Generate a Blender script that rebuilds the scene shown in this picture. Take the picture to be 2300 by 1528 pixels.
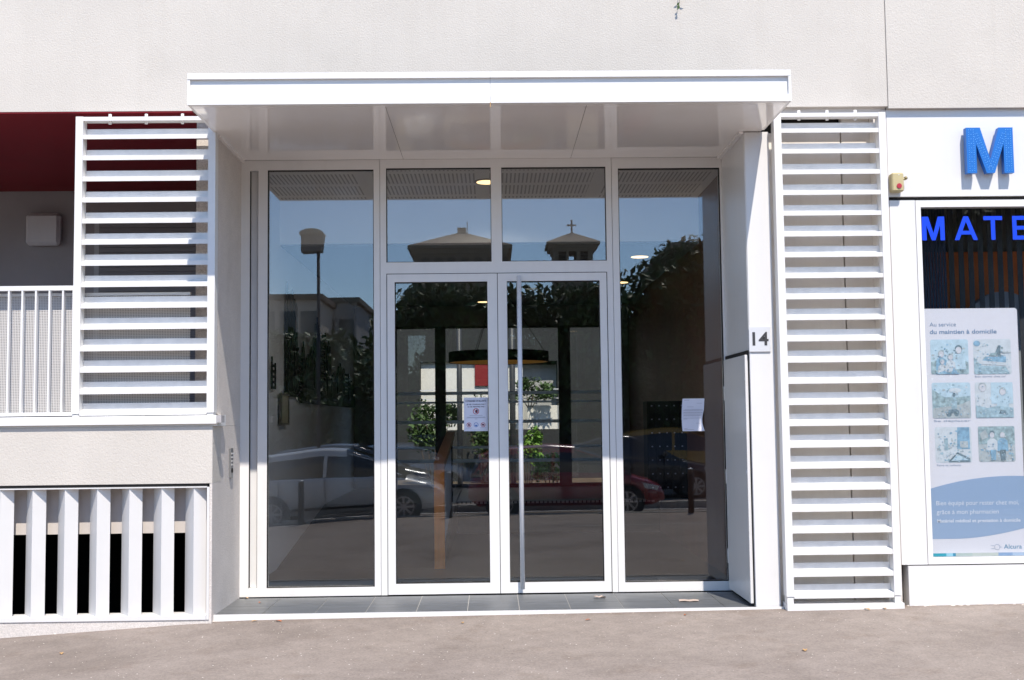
import bpy, bmesh, math, random
from math import sin, cos, pi, radians
from mathutils import Vector, Matrix, Euler
random.seed(7)
for o in list(bpy.data.objects): bpy.data.objects.remove(o)
S = bpy.context.scene
COL = S.collection

# ------------------------------------------------------------------ camera
cam = bpy.data.cameras.new('camera'); cam_ob = bpy.data.objects.new('camera', cam); COL.objects.link(cam_ob)
cam.sensor_width = 36; cam.sensor_fit = 'HORIZONTAL'; cam.lens = 36*2611/2300
cam.clip_start = .05; cam.clip_end = 3000
YAW, PITCH, ROLL = -0.017986, 0.06901, -0.0115
Rm = Matrix.Rotation(YAW, 3, 'Z') @ Matrix.Rotation(pi/2+PITCH, 3, 'X') @ Matrix.Rotation(ROLL, 3, 'Z')
cam_ob.rotation_euler = Rm.to_euler(); cam_ob.location = (0, -9.74, 1.62)
S.camera = cam_ob
# ------------------------------------------------------------------ world and sun
LD = Vector((-.25, 1, -1.47)).normalized()          # direction the sunlight travels
sun_el = math.asin(-LD.z); sun_az = math.atan2(-LD.x, -LD.y)   # clockwise from +y
W = bpy.data.worlds.new('World'); S.world = W; W.use_nodes = True
nt = W.node_tree; bg = nt.nodes['Background']; sky = nt.nodes.new('ShaderNodeTexSky')
sky.sky_type = 'NISHITA'; sky.sun_disc = False; sky.sun_elevation = sun_el; sky.sun_rotation = sun_az
sky.air_density = 1.0; sky.dust_density = .1; sky.ozone_density = 2.8; sky.altitude = 1500
nt.links.new(sky.outputs[0], bg.inputs[0]); bg.inputs[1].default_value = .15
sl = bpy.data.lights.new('sun', 'SUN'); so = bpy.data.objects.new('sun', sl); COL.objects.link(so)
sl.energy = 3.3; sl.angle = radians(.53); sl.color = (1, .925, .83)
so.rotation_euler = LD.to_track_quat('-Z', 'Y').to_euler(); so.location = (6, -20, 30)
S.view_settings.view_transform = 'Standard'; S.view_settings.look = 'None'
S.view_settings.exposure = .85; S.view_settings.gamma = 1
S.render.engine = 'CYCLES'
S.cycles.max_bounces = 14; S.cycles.transparent_max_bounces = 24; S.cycles.diffuse_bounces = 6; S.cycles.glossy_bounces = 6

# ------------------------------------------------------------------ materials
MATS = {}
def mat(name, col, rough=.6, spec=.4, var=.06, vs=3.0, bump=0, bs=60, metal=0, coat=0, speck=None, emit=None, stretch=None, dirt=0, streak=0):
    m = bpy.data.materials.new(name); m.use_nodes = True; n = m.node_tree.nodes; l = m.node_tree.links
    p = n['Principled BSDF']; p.inputs['Roughness'].default_value = rough; p.inputs['Specular IOR Level'].default_value = spec
    p.inputs['Metallic'].default_value = metal; p.inputs['Coat Weight'].default_value = coat
    tc = n.new('ShaderNodeTexCoord'); mp = n.new('ShaderNodeMapping'); l.new(tc.outputs['Object'], mp.inputs[0])
    if stretch: mp.inputs['Scale'].default_value = stretch
    c = Vector(col)
    def noise(sc, det=5, ro=.6, src=None):
        t = n.new('ShaderNodeTexNoise'); t.inputs['Scale'].default_value = sc; t.inputs['Detail'].default_value = det
        t.inputs['Roughness'].default_value = ro; l.new((src or mp).outputs[0] if src is None else src, t.inputs['Vector']); return t.outputs['Fac']
    def ramp(src, a, b, ca, cb):
        r = n.new('ShaderNodeValToRGB'); r.color_ramp.elements[0].position = a; r.color_ramp.elements[1].position = b
        r.color_ramp.elements[0].color = (*ca, 1); r.color_ramp.elements[1].color = (*cb, 1); l.new(src, r.inputs[0]); return r.outputs[0]
    out = ramp(noise(vs), .3, .7, c*(1-var), c*(1+var))
    def mul(a, b):
        x = n.new('ShaderNodeMix'); x.data_type = 'RGBA'; x.blend_type = 'MULTIPLY'; x.inputs[0].default_value = 1
        l.new(a, x.inputs[6]); l.new(b, x.inputs[7]); return x.outputs[2]
    if dirt:
        out = mul(out, ramp(noise(1.3, 8, .7), .55, .8, (1, 1, 1), (1-dirt, 1-dirt*1.05, 1-dirt*1.15)))
    if streak:      # rain streaks: noise drawn out along z
        m2 = n.new('ShaderNodeMapping'); m2.inputs['Scale'].default_value = (9, 9, .35); l.new(tc.outputs['Object'], m2.inputs[0])
        out = mul(out, ramp(noise(1.0, 6, .65, m2.outputs[0]), .50, .78, (1, 1, 1), (1-streak, 1-streak*1.1, 1-streak*1.3)))
    if speck:
        out = mul(out, ramp(noise(speck[0], 2, .5), .35, .65, (1-speck[1],)*3, (1+speck[1],)*3))
    l.new(out, p.inputs['Base Color'])
    if bump:
        b = n.new('ShaderNodeBump'); b.inputs['Strength'].default_value = bump; b.inputs['Distance'].default_value = .004
        l.new(noise(bs, 4, .6), b.inputs['Height']); l.new(b.outputs[0], p.inputs['Normal'])
    if emit:
        p.inputs['Emission Color'].default_value = (*emit[0], 1); p.inputs['Emission Strength'].default_value = emit[1]
    MATS[name] = m; return m
stucco = mat('stucco', (.572, .530, .478), .9, .15, .035, 1.6, .9, 75, speck=(150, .07), dirt=.08, streak=.035)
beige2 = mat('beige_backing', (.81, .765, .71), .6, .3, .04, 2, .1, 30, dirt=.12, streak=.08)
stucco2 = mat('stucco_pier', (.62, .57, .53), .9, .15, .05, 4, 1.0, 75, speck=(110, .10), dirt=.12)
beige = mat('beige_panel', (.58, .53, .49), .6, .3, .04, 2, .1, 30, dirt=.10)
white = mat('white_metal', (.735, .722, .705), .36, .45, .015, 7, .03, 8, dirt=.07, streak=.04)
slatm = mat('slat_white', (.72, .705, .685), .42, .4, .035, 3.5, .04, 8, dirt=.13, speck=(14, .035))
soff = mat('white_glossy_panel', (.90, .865, .84), .07, .9, .015, 2, .03, 2.2, coat=.4, dirt=.06)
whitel = mat('white_lacquer', (.685, .675, .665), .28, .45, .012, 2, .03, 3, dirt=.05, streak=.03)
finm = mat('fin_white', (.67, .657, .645), .45, .4, .015, 4, .02, 8, dirt=.06)
joint = mat('dark_joint', (.03, .028, .027), .8, .2)
redp = mat('red_paint', (.20, .007, .013), .55, .3, .08, 2)
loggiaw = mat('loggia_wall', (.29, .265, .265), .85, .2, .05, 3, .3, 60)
greyp = mat('grey_plastic', (.40, .38, .38), .5, .4)
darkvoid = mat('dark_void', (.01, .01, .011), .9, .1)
tile = mat('slate_tile', (.115, .12, .125), .45, .5, .22, 9, .15, 40, stretch=(.5, 3, 1), dirt=.15)
grout = mat('tile_grout', (.42, .41, .39), .9, .1)
steel = mat('brushed_steel', (.76, .765, .79), .35, .5, .02, 4, metal=.1)
hallw = mat('hall_wall', (.76, .75, .74), .7, .25, .03, 2)
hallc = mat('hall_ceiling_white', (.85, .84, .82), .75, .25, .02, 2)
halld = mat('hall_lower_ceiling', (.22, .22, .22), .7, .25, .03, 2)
brown = mat('brown_panel', (.17, .082, .055), .5, .3, .12, 3, stretch=(1, 1, .3))
hfloor = mat('hall_floor', (.035, .034, .034), .40, .4, .10, 3)
blackm = mat('black_metal', (.011, .011, .012), .6, .25)
darkfr = mat('dark_frame', (.045, .046, .050), .45, .4)
orange = mat('orange_wood', (.80, .27, .045), .45, .4, .12, 4, stretch=(6, 6, .8), emit=None)
goldm = mat('gold_inner', (.75, .38, .08), .4, .5, metal=.4, emit=((1, .5, .12), .04))
lampw = mat('lamp_glow', (1, .85, .6), .5, emit=((1, .72, .36), 1.25))
gilt = mat('gilt', (.30, .24, .12), .35, .5, .25, 6, metal=.3)
paper = mat('paper', (.70, .71, .80), .7, .2, .01)
ink = mat('ink', (.035, .04, .07), .7, .2)
inkl = mat('ink_grey', (.30, .31, .38), .7, .2)
redi = mat('red_ink', (.45, .04, .05), .6, .2)
bluei = mat('blue_ink', (.05, .16, .45), .6, .2)
signb = mat('sign_blue', (.015, .15, .50), .4, .4, .02)
dotm = mat('sign_dot', (.16, .42, .80), .35, .5)
filmb = mat('film_blue', (.006, .055, .72), .45, .3, .02)
cream = mat('cream_plastic', (.50, .42, .23), .45, .4, .06, 12, dirt=.2)
redbtn = mat('red_button', (.40, .03, .05), .4, .4)
poster_m = mat('poster_paper', (.62, .61, .66), .5, .3, .015)
number_m = mat('number_dark', (.05, .05, .055), .5, .3)
curb = mat('kerb_stone', (.36, .34, .31), .85, .2, .10, 5, .4, 40, speck=(60, .15))
plantg = mat('leaf_green', (.060, .105, .030), .55, .35, .45, 2.5)
plantb = mat('leaf_bright', (.12, .24, .03), .55, .35, .4, 3)
bark = mat('bark', (.10, .075, .055), .9, .1, .2, 8, .6, 25)
stonec = mat('church_stone', (.22, .19, .145), .85, .2, .12, .5, .3, 5)
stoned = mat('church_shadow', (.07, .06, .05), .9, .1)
tiler = mat('roof_tile', (.19, .145, .11), .85, .2, .15, 1, .3, 5)
bldg = mat('far_render', (.52, .46, .38), .85, .2, .06, .3)
bldg2 = mat('far_render_grey', (.40, .385, .36), .85, .2, .06, .3)
winm = mat('far_window', (.03, .035, .04), .2, .6)
shutterm = mat('roller_shutter', (.22, .20, .20), .6, .3)
court_w = mat('court_white', (.74, .72, .66), .8, .2, .02, 1)
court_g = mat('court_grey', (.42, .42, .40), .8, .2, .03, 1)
court_r = mat('court_red', (.22, .02, .022), .6, .3)
soil = mat('soil', (.10, .08, .055), .95, .1, .3, 4, .5, 20)
rub = mat('rubber', (.02, .02, .021), .8, .2)
rimm = mat('alloy', (.45, .45, .47), .3, .5, metal=.8)
carwin = mat('car_glass', (.012, .015, .018), .04, .9)
lensm = mat('headlight_lens', (.55, .57, .60), .08, .8)
leafd = mat('dry_leaf', (.50, .30, .13), .8, .2, .2, 30)
leafr = mat('dry_leaf_red', (.42, .14, .06), .8, .2, .2, 30)
scrap = mat('paper_scrap', (.52, .42, .36), .8, .2)
blindd = mat('blind_dark', (.030, .031, .036), .6, .3)
boardo = mat('orange_board', (.72, .20, .06), .6, .3, .10, 2)
pale = mat('pale_blue_grey', (.28, .30, .33), .6, .3, .05)
crumb = mat('mortar_crumb', (.62, .56, .50), .9, .1, .1, 20, .6, 50)

def glass(name, refl, tint=(.80, .84, .84)):
    m = bpy.data.materials.new(name); m.use_nodes = True; n = m.node_tree.nodes; l = m.node_tree.links
    n.remove(n['Principled BSDF']); out = n['Material Output']
    t = n.new('ShaderNodeBsdfTransparent'); t.inputs[0].default_value = (*tint, 1)
    g = n.new('ShaderNodeBsdfGlossy'); g.inputs['Roughness'].default_value = .003; g.inputs[0].default_value = (.94, .97, 1, 1)
    lw = n.new('ShaderNodeLayerWeight'); lw.inputs['Blend'].default_value = .5
    pw = n.new('ShaderNodeMath'); pw.operation = 'POWER'; pw.inputs[1].default_value = 5; l.new(lw.outputs['Facing'], pw.inputs[0])
    a = n.new('ShaderNodeMath'); a.operation = 'MULTIPLY_ADD'; a.inputs[1].default_value = 1-refl; a.inputs[2].default_value = refl; l.new(pw.outputs[0], a.inputs[0])
    # a little waviness of the pane
    tc = n.new('ShaderNodeTexCoord'); no = n.new('ShaderNodeTexNoise'); no.inputs['Scale'].default_value = 1.1; no.inputs['Detail'].default_value = 1
    l.new(tc.outputs['Object'], no.inputs['Vector']); b = n.new('ShaderNodeBump'); b.inputs['Strength'].default_value = .02; b.inputs['Distance'].default_value = .01
    l.new(no.outputs['Fac'], b.inputs['Height']); l.new(b.outputs[0], g.inputs['Normal'])
    x = n.new('ShaderNodeMixShader'); l.new(a.outputs[0], x.inputs[0]); l.new(t.outputs[0], x.inputs[1]); l.new(g.outputs[0], x.inputs[2])
    l.new(x.outputs[0], out.inputs[0]); return m
glass_m = glass('entrance_glass', .088, (.965, .97, .965))
glass_b = glass('back_glass', .03, (.97, .98, .97))
glass_s = glass('shop_glass', .025, (.95, .96, .96))

# perforated screen: fine real holes as a see-through pattern in the sheet
def perforated():
    m = bpy.data.materials.new('perforated_sheet'); m.use_nodes = True; n = m.node_tree.nodes; l = m.node_tree.links
    p = n['Principled BSDF']; p.inputs['Base Color'].default_value = (.62, .60, .58, 1); p.inputs['Roughness'].default_value = .5
    tc = n.new('ShaderNodeTexCoord'); sp = n.new('ShaderNodeSeparateXYZ'); l.new(tc.outputs['Object'], sp.inputs[0])
    def frac(o):
        a = n.new('ShaderNodeMath'); a.operation = 'MULTIPLY'; a.inputs[1].default_value = 1/.0135; l.new(o, a.inputs[0])
        b = n.new('ShaderNodeMath'); b.operation = 'FRACT'; l.new(a.outputs[0], b.inputs[0])
        c = n.new('ShaderNodeMath'); c.operation = 'SUBTRACT'; c.inputs[1].default_value = .5; l.new(b.outputs[0], c.inputs[0])
        d = n.new('ShaderNodeMath'); d.operation = 'ABSOLUTE'; l.new(c.outputs[0], d.inputs[0]); return d.outputs[0]
    a, b = frac(sp.outputs[0]), frac(sp.outputs[2])
    mx = n.new('ShaderNodeMath'); mx.operation = 'MAXIMUM'; l.new(a, mx.inputs[0]); l.new(b, mx.inputs[1])
    g = n.new('ShaderNodeMath'); g.operation = 'LESS_THAN'; g.inputs[1].default_value = .29; l.new(mx.outputs[0], g.inputs[0])
    t = n.new('ShaderNodeBsdfTransparent'); x = n.new('ShaderNodeMixShader')
    l.new(g.outputs[0], x.inputs[0]); l.new(p.outputs[0], x.inputs[1]); l.new(t.outputs[0], x.inputs[2]); l.new(x.outputs[0], n['Material Output'].inputs[0])
    return m
perf_m = perforated()
def frosted():
    m = bpy.data.materials.new('frosted_film'); m.use_nodes = True; n = m.node_tree.nodes; l = m.node_tree.links
    n.remove(n['Principled BSDF']); d = n.new('ShaderNodeBsdfDiffuse'); t = n.new('ShaderNodeBsdfTranslucent'); x = n.new('ShaderNodeMixShader')
    d.inputs[0].default_value = (.8, .8, .77, 1); t.inputs[0].default_value = (.85, .85, .82, 1); x.inputs[0].default_value = .6
    l.new(d.outputs[0], x.inputs[1]); l.new(t.outputs[0], x.inputs[2]); l.new(x.outputs[0], n['Material Output'].inputs[0]); return m
frost_m = frosted()
# slotted acoustic ceiling board
def slotted():
    m = mat('slotted_ceiling', (.70, .69, .67), .75, .2); n = m.node_tree.nodes; l = m.node_tree.links; p = n['Principled BSDF']
    tc = n.new('ShaderNodeTexCoord'); sp = n.new('ShaderNodeSeparateXYZ'); l.new(tc.outputs['Object'], sp.inputs[0])
    def band(o, per, lo):
        a = n.new('ShaderNodeMath'); a.operation = 'MULTIPLY'; a.inputs[1].default_value = 1/per; l.new(o, a.inputs[0])
        b = n.new('ShaderNodeMath'); b.operation = 'FRACT'; l.new(a.outputs[0], b.inputs[0])
        c = n.new('ShaderNodeMath'); c.operation = 'LESS_THAN'; c.inputs[1].default_value = lo; l.new(b.outputs[0], c.inputs[0]); return c.outputs[0]
    k = None
    for o, per, lo in ((sp.outputs[0], .042, .38), (sp.outputs[1], .60, .80), (sp.outputs[0], 1.2, .88)):
        v = band(o, per, lo)
        if k is None: k = v
        else:
            q = n.new('ShaderNodeMath'); q.operation = 'MULTIPLY'; l.new(k, q.inputs[0]); l.new(v, q.inputs[1]); k = q.outputs[0]
    x = n.new('ShaderNodeMix'); x.data_type = 'RGBA'; l.new(k, x.inputs[0]); x.inputs[6].default_value = (.85, .83, .80, 1); x.inputs[7].default_value = (.42, .40, .38, 1)
    l.new(x.outputs[2], p.inputs['Base Color']); return m
slot_m = slotted()
# asphalt
def asphalt():
    m = bpy.data.materials.new('asphalt'); m.use_nodes = True; n = m.node_tree.nodes; l = m.node_tree.links; p = n['Principled BSDF']
    p.inputs['Roughness'].default_value = .9; p.inputs['Specular IOR Level'].default_value = .2
    tc = n.new('ShaderNodeTexCoord')
    def noise(sc, det=6, ro=.65):
        t = n.new('ShaderNodeTexNoise'); t.inputs['Scale'].default_value = sc; t.inputs['Detail'].default_value = det; t.inputs['Roughness'].default_value = ro
        l.new(tc.outputs['Object'], t.inputs['Vector']); return t.outputs['Fac']
    def ramp(src, els):
        r = n.new('ShaderNodeValToRGB'); e = r.color_ramp.elements
        while len(e) < len(els): e.new(.5)
        for k, (q, c) in enumerate(els): e[k].position = q; e[k].color = (*c, 1)
        l.new(src, r.inputs[0]); return r.outputs[0]
    def mul(a, b):
        x = n.new('ShaderNodeMix'); x.data_type = 'RGBA'; x.blend_type = 'MULTIPLY'; x.inputs[0].default_value = 1
        l.new(a, x.inputs[6]); l.new(b, x.inputs[7]); return x.outputs[2]
    base = ramp(noise(.9, 7, .6), [(.30, (.232, .194, .168)), (.5, (.272, .229, .200)), (.72, (.302, .256, .224))])
    c = mul(base, ramp(noise(6, 5, .7), [(.35, (.90, .90, .90)), (.65, (1.07, 1.07, 1.07))]))
    c = mul(c, ramp(noise(55, 4, .75), [(.33, (.80, .80, .80)), (.5, (1, 1, 1)), (.70, (1.20, 1.195, 1.185))]))
    c = mul(c, ramp(noise(.42, 4, .5), [(.36, (.84, .83, .82)), (.47, (1, 1, 1)), (.60, (1.02, 1.02, 1.01))]))
    v = n.new('ShaderNodeTexVoronoi'); v.inputs['Scale'].default_value = 11; l.new(tc.outputs['Object'], v.inputs['Vector'])
    sp = ramp(v.outputs['Distance'], [(.028, (1.9, 1.9, 1.85)), (.05, (1, 1, 1))]); c = mul(c, sp)
    v2 = n.new('ShaderNodeTexVoronoi'); v2.inputs['Scale'].default_value = 7.3; l.new(tc.outputs['Object'], v2.inputs['Vector'])
    c = mul(c, ramp(v2.outputs['Distance'], [(.03, (.5, .48, .46)), (.06, (1, 1, 1))]))
    # dirt gathered along the foot of the wall
    sy = n.new('ShaderNodeSeparateXYZ'); l.new(tc.outputs['Object'], sy.inputs[0])
    ad = n.new('ShaderNodeMath'); ad.operation = 'MULTIPLY_ADD'; l.new(noise(5, 5, .7), ad.inputs[0]); ad.inputs[1].default_value = -.30; l.new(sy.outputs[1], ad.inputs[2])
    c = mul(c, ramp(noise(2.3, 6, .75), [(.34, (.90, .875, .85)), (.46, (1, 1, 1)), (.66, (1, 1, 1)), (.78, (1.07, 1.07, 1.07))]))
    mr = n.new('ShaderNodeMapRange'); mr.inputs[1].default_value = -.34; mr.inputs[2].default_value = -.15; l.new(ad.outputs[0], mr.inputs[0])
    c = mul(c, ramp(mr.outputs[0], [(0, (1, 1, 1)), (1, (.80, .765, .72))]))
    l.new(c, p.inputs['Base Color'])
    b = n.new('ShaderNodeBump'); b.inputs['Strength'].default_value = .7; b.inputs['Distance'].default_value = .005
    l.new(noise(85, 3, .7), b.inputs['Height']); l.new(b.outputs[0], p.inputs['Normal'])
    return m
asph = asphalt()

# ------------------------------------------------------------------ builders
class MB:
    def __init__(s): s.b = bmesh.new()
    def face(s, pts, mi=0):
        f = s.b.faces.new([s.b.verts.new(p) for p in pts]); f.material_index = mi; return f
    def box(s, x0, x1, y0, y1, z0, z1, mi=0):
        v = [s.b.verts.new(p) for p in ((x0,y0,z0),(x1,y0,z0),(x1,y1,z0),(x0,y1,z0),(x0,y0,z1),(x1,y0,z1),(x1,y1,z1),(x0,y1,z1))]
        for q in ((0,3,2,1),(4,5,6,7),(0,1,5,4),(1,2,6,5),(2,3,7,6),(3,0,4,7)):
            f = s.b.faces.new([v[i] for i in q]); f.material_index = mi
        return s
    def prism(s, poly, d, axis='y', mi=0):      # poly in the other two axes, d=(a,b) along axis
        def P(u, w, t): return {'y': (u, t, w), 'x': (t, u, w), 'z': (u, w, t)}[axis]
        A = [s.b.verts.new(P(u, w, d[0])) for u, w in poly]; B = [s.b.verts.new(P(u, w, d[1])) for u, w in poly]
        fs = [s.b.faces.new(A[::-1]), s.b.faces.new(B)]; n = len(A)
        for i in range(n): fs.append(s.b.faces.new((A[i], A[(i+1) % n], B[(i+1) % n], B[i])))
        for f in fs: f.material_index = mi
        return s
    def cyl(s, p, q, r, r2=None, n=16, mi=0, caps=True, smooth=True):
        p, q = Vector(p), Vector(q); d = (q-p).normalized(); a = d.orthogonal().normalized(); b = d.cross(a); r2 = r if r2 is None else r2
        A = [s.b.verts.new(p+(a*cos(2*pi*i/n)+b*sin(2*pi*i/n))*r) for i in range(n)]
        B = [s.b.verts.new(q+(a*cos(2*pi*i/n)+b*sin(2*pi*i/n))*r2) for i in range(n)]
        for i in range(n):
            f = s.b.faces.new((A[i], A[(i+1) % n], B[(i+1) % n], B[i])); f.smooth = smooth; f.material_index = mi
        if caps:
            for L in (A[::-1], B): s.b.faces.new(L).material_index = mi
        return s
    def tube(s, pts, r, n=8, r2=None):
        for k in range(len(pts)-1):
            ra = r if r2 is None else r+(r2-r)*k/(len(pts)-1); rb = r if r2 is None else r+(r2-r)*(k+1)/(len(pts)-1)
            s.cyl(pts[k], pts[k+1], ra, rb, n)
        return s
    def ring(s, c, ro, ri, y0, y1, n=40):       # ring with its axis along y
        vs = []
        for i in range(n):
            a = 2*pi*i/n
            vs.append([s.b.verts.new((c[0]+r*cos(a), y, c[1]+r*sin(a))) for r, y in ((ro,y0),(ri,y0),(ri,y1),(ro,y1))])
        for i in range(n):
            A, B = vs[i], vs[(i+1) % n]
            for k in range(4): s.b.faces.new((A[k], B[k], B[(k+1) % 4], A[(k+1) % 4]))
        return s
    def sheet(s, rows):
        V = [[s.b.verts.new(p) for p in r] for r in rows]
        for i in range(len(V)-1):
            for j in range(len(V[0])-1):
                f = s.b.faces.new((V[i][j], V[i][j+1], V[i+1][j+1], V[i+1][j])); f.smooth = True
        return s
    def build(s, name, m, parent=None, label=None, kind=None, bevel=0, world=True):
        if world and parent is not None:
            p = parent.get('_o')
            if p: bmesh.ops.translate(s.b, verts=s.b.verts, vec=-Vector(p))
        if bevel: bmesh.ops.bevel(s.b, geom=s.b.edges[:], offset=bevel, segments=1, affect='EDGES', clamp_overlap=True)
        bmesh.ops.recalc_face_normals(s.b, faces=s.b.faces)
        me = bpy.data.meshes.new(name); s.b.to_mesh(me); s.b.free()
        for x in (m if isinstance(m, (list, tuple)) else [m]): me.materials.append(x)
        o = bpy.data.objects.new(name, me); COL.objects.link(o)
        if parent is not None: o.parent = parent; o['_o'] = parent.get('_o') or (0, 0, 0)
        if label: o['label'] = label
        if kind: o['kind'] = kind
        return o
def B(*a): return MB().box(*a)
def thing(name, label, cat, loc=(0,0,0), group=None, rot=(0,0,0)):
    o = bpy.data.objects.new(name, None); COL.objects.link(o); o.location = loc; o.rotation_euler = rot; o.empty_display_size = .2
    o['label'] = label; o['category'] = cat; o['_o'] = tuple(loc)
    if group: o['group'] = group
    return o
def tag(o, label, cat, group=None):
    o['label'] = label; o['category'] = cat
    if group: o['group'] = group
    return o
def text_mb(txt, x0, x1, z, y, h, ext=.001, bold=0, mb=None):
    """writing facing -y, left edge x0, right edge x1, baseline z, cap height h"""
    cu = bpy.data.curves.new('t', 'FONT'); cu.body = txt; cu.size = 1; cu.extrude = 0; cu.offset = bold; cu.resolution_u = 4
    ob = bpy.data.objects.new('t', cu); COL.objects.link(ob)
    dg = bpy.context.evaluated_depsgraph_get(); me = bpy.data.meshes.new_from_object(ob.evaluated_get(dg))
    xs = [v.co.x for v in me.vertices]; a, b_ = min(xs), max(xs)
    mb = mb or MB(); vs = [mb.b.verts.new((x0+(v.co.x-a)/(b_-a)*(x1-x0), y, z+v.co.y/.69*h)) for v in me.vertices]
    for p in me.polygons:
        try: mb.b.faces.new([vs[i] for i in p.vertices])
        except ValueError: pass
    bpy.data.objects.remove(ob); bpy.data.curves.remove(cu)
    return mb

# ------------------------------------------------------------------ ground
def gx(x):
    if x < -2.3: return .008+.060*(max(x, -9)+2.3)
    return .008+.0066*(min(x, 12)+2.3)
def g(x, y):
    k = 0 if y > 0 else min(-y, 16)
    z = gx(x) - .020*k
    if y < -10.62: z -= .09
    if y < -13.6: z += .10
    return z
def asp_rows():
    xs = sorted(set([-600, -200, -80, -40, -20, -14, -11] + [-9+.5*i for i in range(43)] + [14, 18, 25, 40, 80, 200, 600]))
    ys = [0.02, 0, -.25, -.5, -1, -2, -4, -6, -8, -9, -10, -10.615, -10.625, -12, -13.595, -13.605, -16, -20, -30, -50, -90, -160, -300, -700]
    return [[(x, y, g(x, y)) for x in xs] for y in ys]
gm = MB().sheet(asp_rows()); gr = gm.build('ground', asph, kind='structure')
MB().sheet([[(x, y, -.5) for x in (-600, -12, 12, 600)] for y in (.02, 30, 700)]).build('terrain', soil, kind='structure')
# kerb at the road edge, far kerb
kb = MB()
for i in range(30):
    x = -14+i
    kb.box(x+.004, x+.996, -10.74, -10.58, -1, max(g(x+.5, -10.5), g(x+1, -10.5))+.012)
kb.build('kerb', curb, kind='structure', bevel=.004)
kb = MB()
for i in range(34):
    x = -16+i
    kb.box(x+.004, x+.996, -13.78, -13.56, -1, g(x+.5, -13.8)+.05)
kb.build('kerb', curb, kind='structure', bevel=.004)
MB().sheet([[(x, y, g(x, y)+.004) for x in (1.3, 2, 3, 3.9)] for y in (-7.48, -7.36)]).build('paving_strip', curb, kind='structure')
MB().sheet([[(x, y, g(x, y)+.006) for x in [-14+i for i in range(31)]] for y in (-13.3, -13.18)]).build('road_marking', mat('road_paint', (.7, .7, .68), .7), kind='structure')

# ------------------------------------------------------------------ building shell
bd = thing('apartment_building', 'pale rendered apartment building whose street front fills the photo behind canopy, louvres and grille', 'building')
# upper wall: left and centre piece, then the piece right of the joint standing slightly proud
B(-12, 3.40, -.040, .30, 4.258, 9.0).build('upper_wall', stucco, bd)
B(3.408, 12, -.047, .30, 4.238, 9.0).build('upper_wall', stucco, bd, 'upper wall section right of the vertical joint')
B(3.40, 3.408, -.036, .30, 4.258, 9.0).build('expansion_joint', mat('joint_mastic', (.42, .39, .36), .7), bd)
B(-12, 12, .30, 4.0, 4.45, 9.0).build('floor_slab', stucco, bd)
B(-12, 12, 4.0, 10.4, 4.45, 4.8).build('roof', stucco, bd)
# left: spandrel under the loggia, plinth, pier with reveal
B(-12, -2.3005, -.10, .20, 1.134, 1.601).build('spandrel_wall', stucco, bd)
def jag_plinth():
    mb = MB(); random.seed(3)
    xs = [-12+.08*i for i in range(122)]
    for i in range(len(xs)-1):
        a, b_ = xs[i], xs[i+1]
        if a >= -2.34: break
        b_ = min(b_, -2.33)
        mb.box(a, b_, -.012, .30, -1.2, .012)
    return mb
B(-12, -2.315, -.095, .30, -1.2, .028).build('plinth', stucco2, bd)
B(-2.50, -2.302, .105, .96, 1.602, 4.262).build('pier', stucco2, bd)
B(-2.50, -2.302, .105, .96, -.2, 1.60).build('pier', stucco2, bd)
B(-2.3215, -2.301, -.098, .105, -.2, 1.133).build('pier_edge', stucco2, bd)
B(-2.335, -2.3025, .0, .105, 1.70, 4.05).build('pier_edge', stucco2, bd)
# behind the fins: recessed lintel and side, dark opening
B(-12, -2.48, .095, .40, .716, 1.133).build('lintel', beige, bd)
B(-2.475, -2.343, .09, .40, .028, 1.132).build('side_panel', beige, bd)
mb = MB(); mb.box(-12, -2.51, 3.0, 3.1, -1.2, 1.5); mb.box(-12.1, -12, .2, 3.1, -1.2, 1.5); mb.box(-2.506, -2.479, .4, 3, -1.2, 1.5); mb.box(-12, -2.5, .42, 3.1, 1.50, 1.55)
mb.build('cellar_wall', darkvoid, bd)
# loggia
B(-12, -2.503, -.036, 3.4, 4.246, 4.2575).build('loggia_ceiling', redp, bd)
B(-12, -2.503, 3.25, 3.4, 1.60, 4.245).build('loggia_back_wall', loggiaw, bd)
B(-12, -2.505, .21, 3.25, 1.56, 1.605).build('loggia_floor', greyp, bd)
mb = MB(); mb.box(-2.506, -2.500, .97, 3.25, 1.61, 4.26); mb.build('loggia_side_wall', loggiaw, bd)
# roller shutter window on the loggia back wall
wd = thing('shuttered_window', 'dark grey rolled-down window at the back of the red loggia, seen through the louvres', 'window', (-3.85, 3.25, 1.61))
B(-4.42, -3.22, 3.215, 3.248, 1.65, 3.93).build('window_frame', greyp, wd)
mb = MB()
for i in range(40): mb.box(-4.36, -3.28, 3.195-.004*(i % 2), 3.213, 1.67+.055*i, 1.67+.055*i+.050)
mb.build('shutter', shutterm, wd)
wl = thing('wall_lamp', 'square frosted wall lamp on the loggia back wall below the red ceiling', 'lamp', (-4.97, 3.25, 3.66))
B(-5.16, -4.78, 3.13, 3.235, 3.62, 3.98).build('lamp_cover', mat('frosted', (.50, .47, .47), .4, .4), wl, bevel=.035)
B(-5.13, -4.81, 3.232, 3.249, 3.65, 3.95).build('back_plate', greyp, wl)

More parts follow.
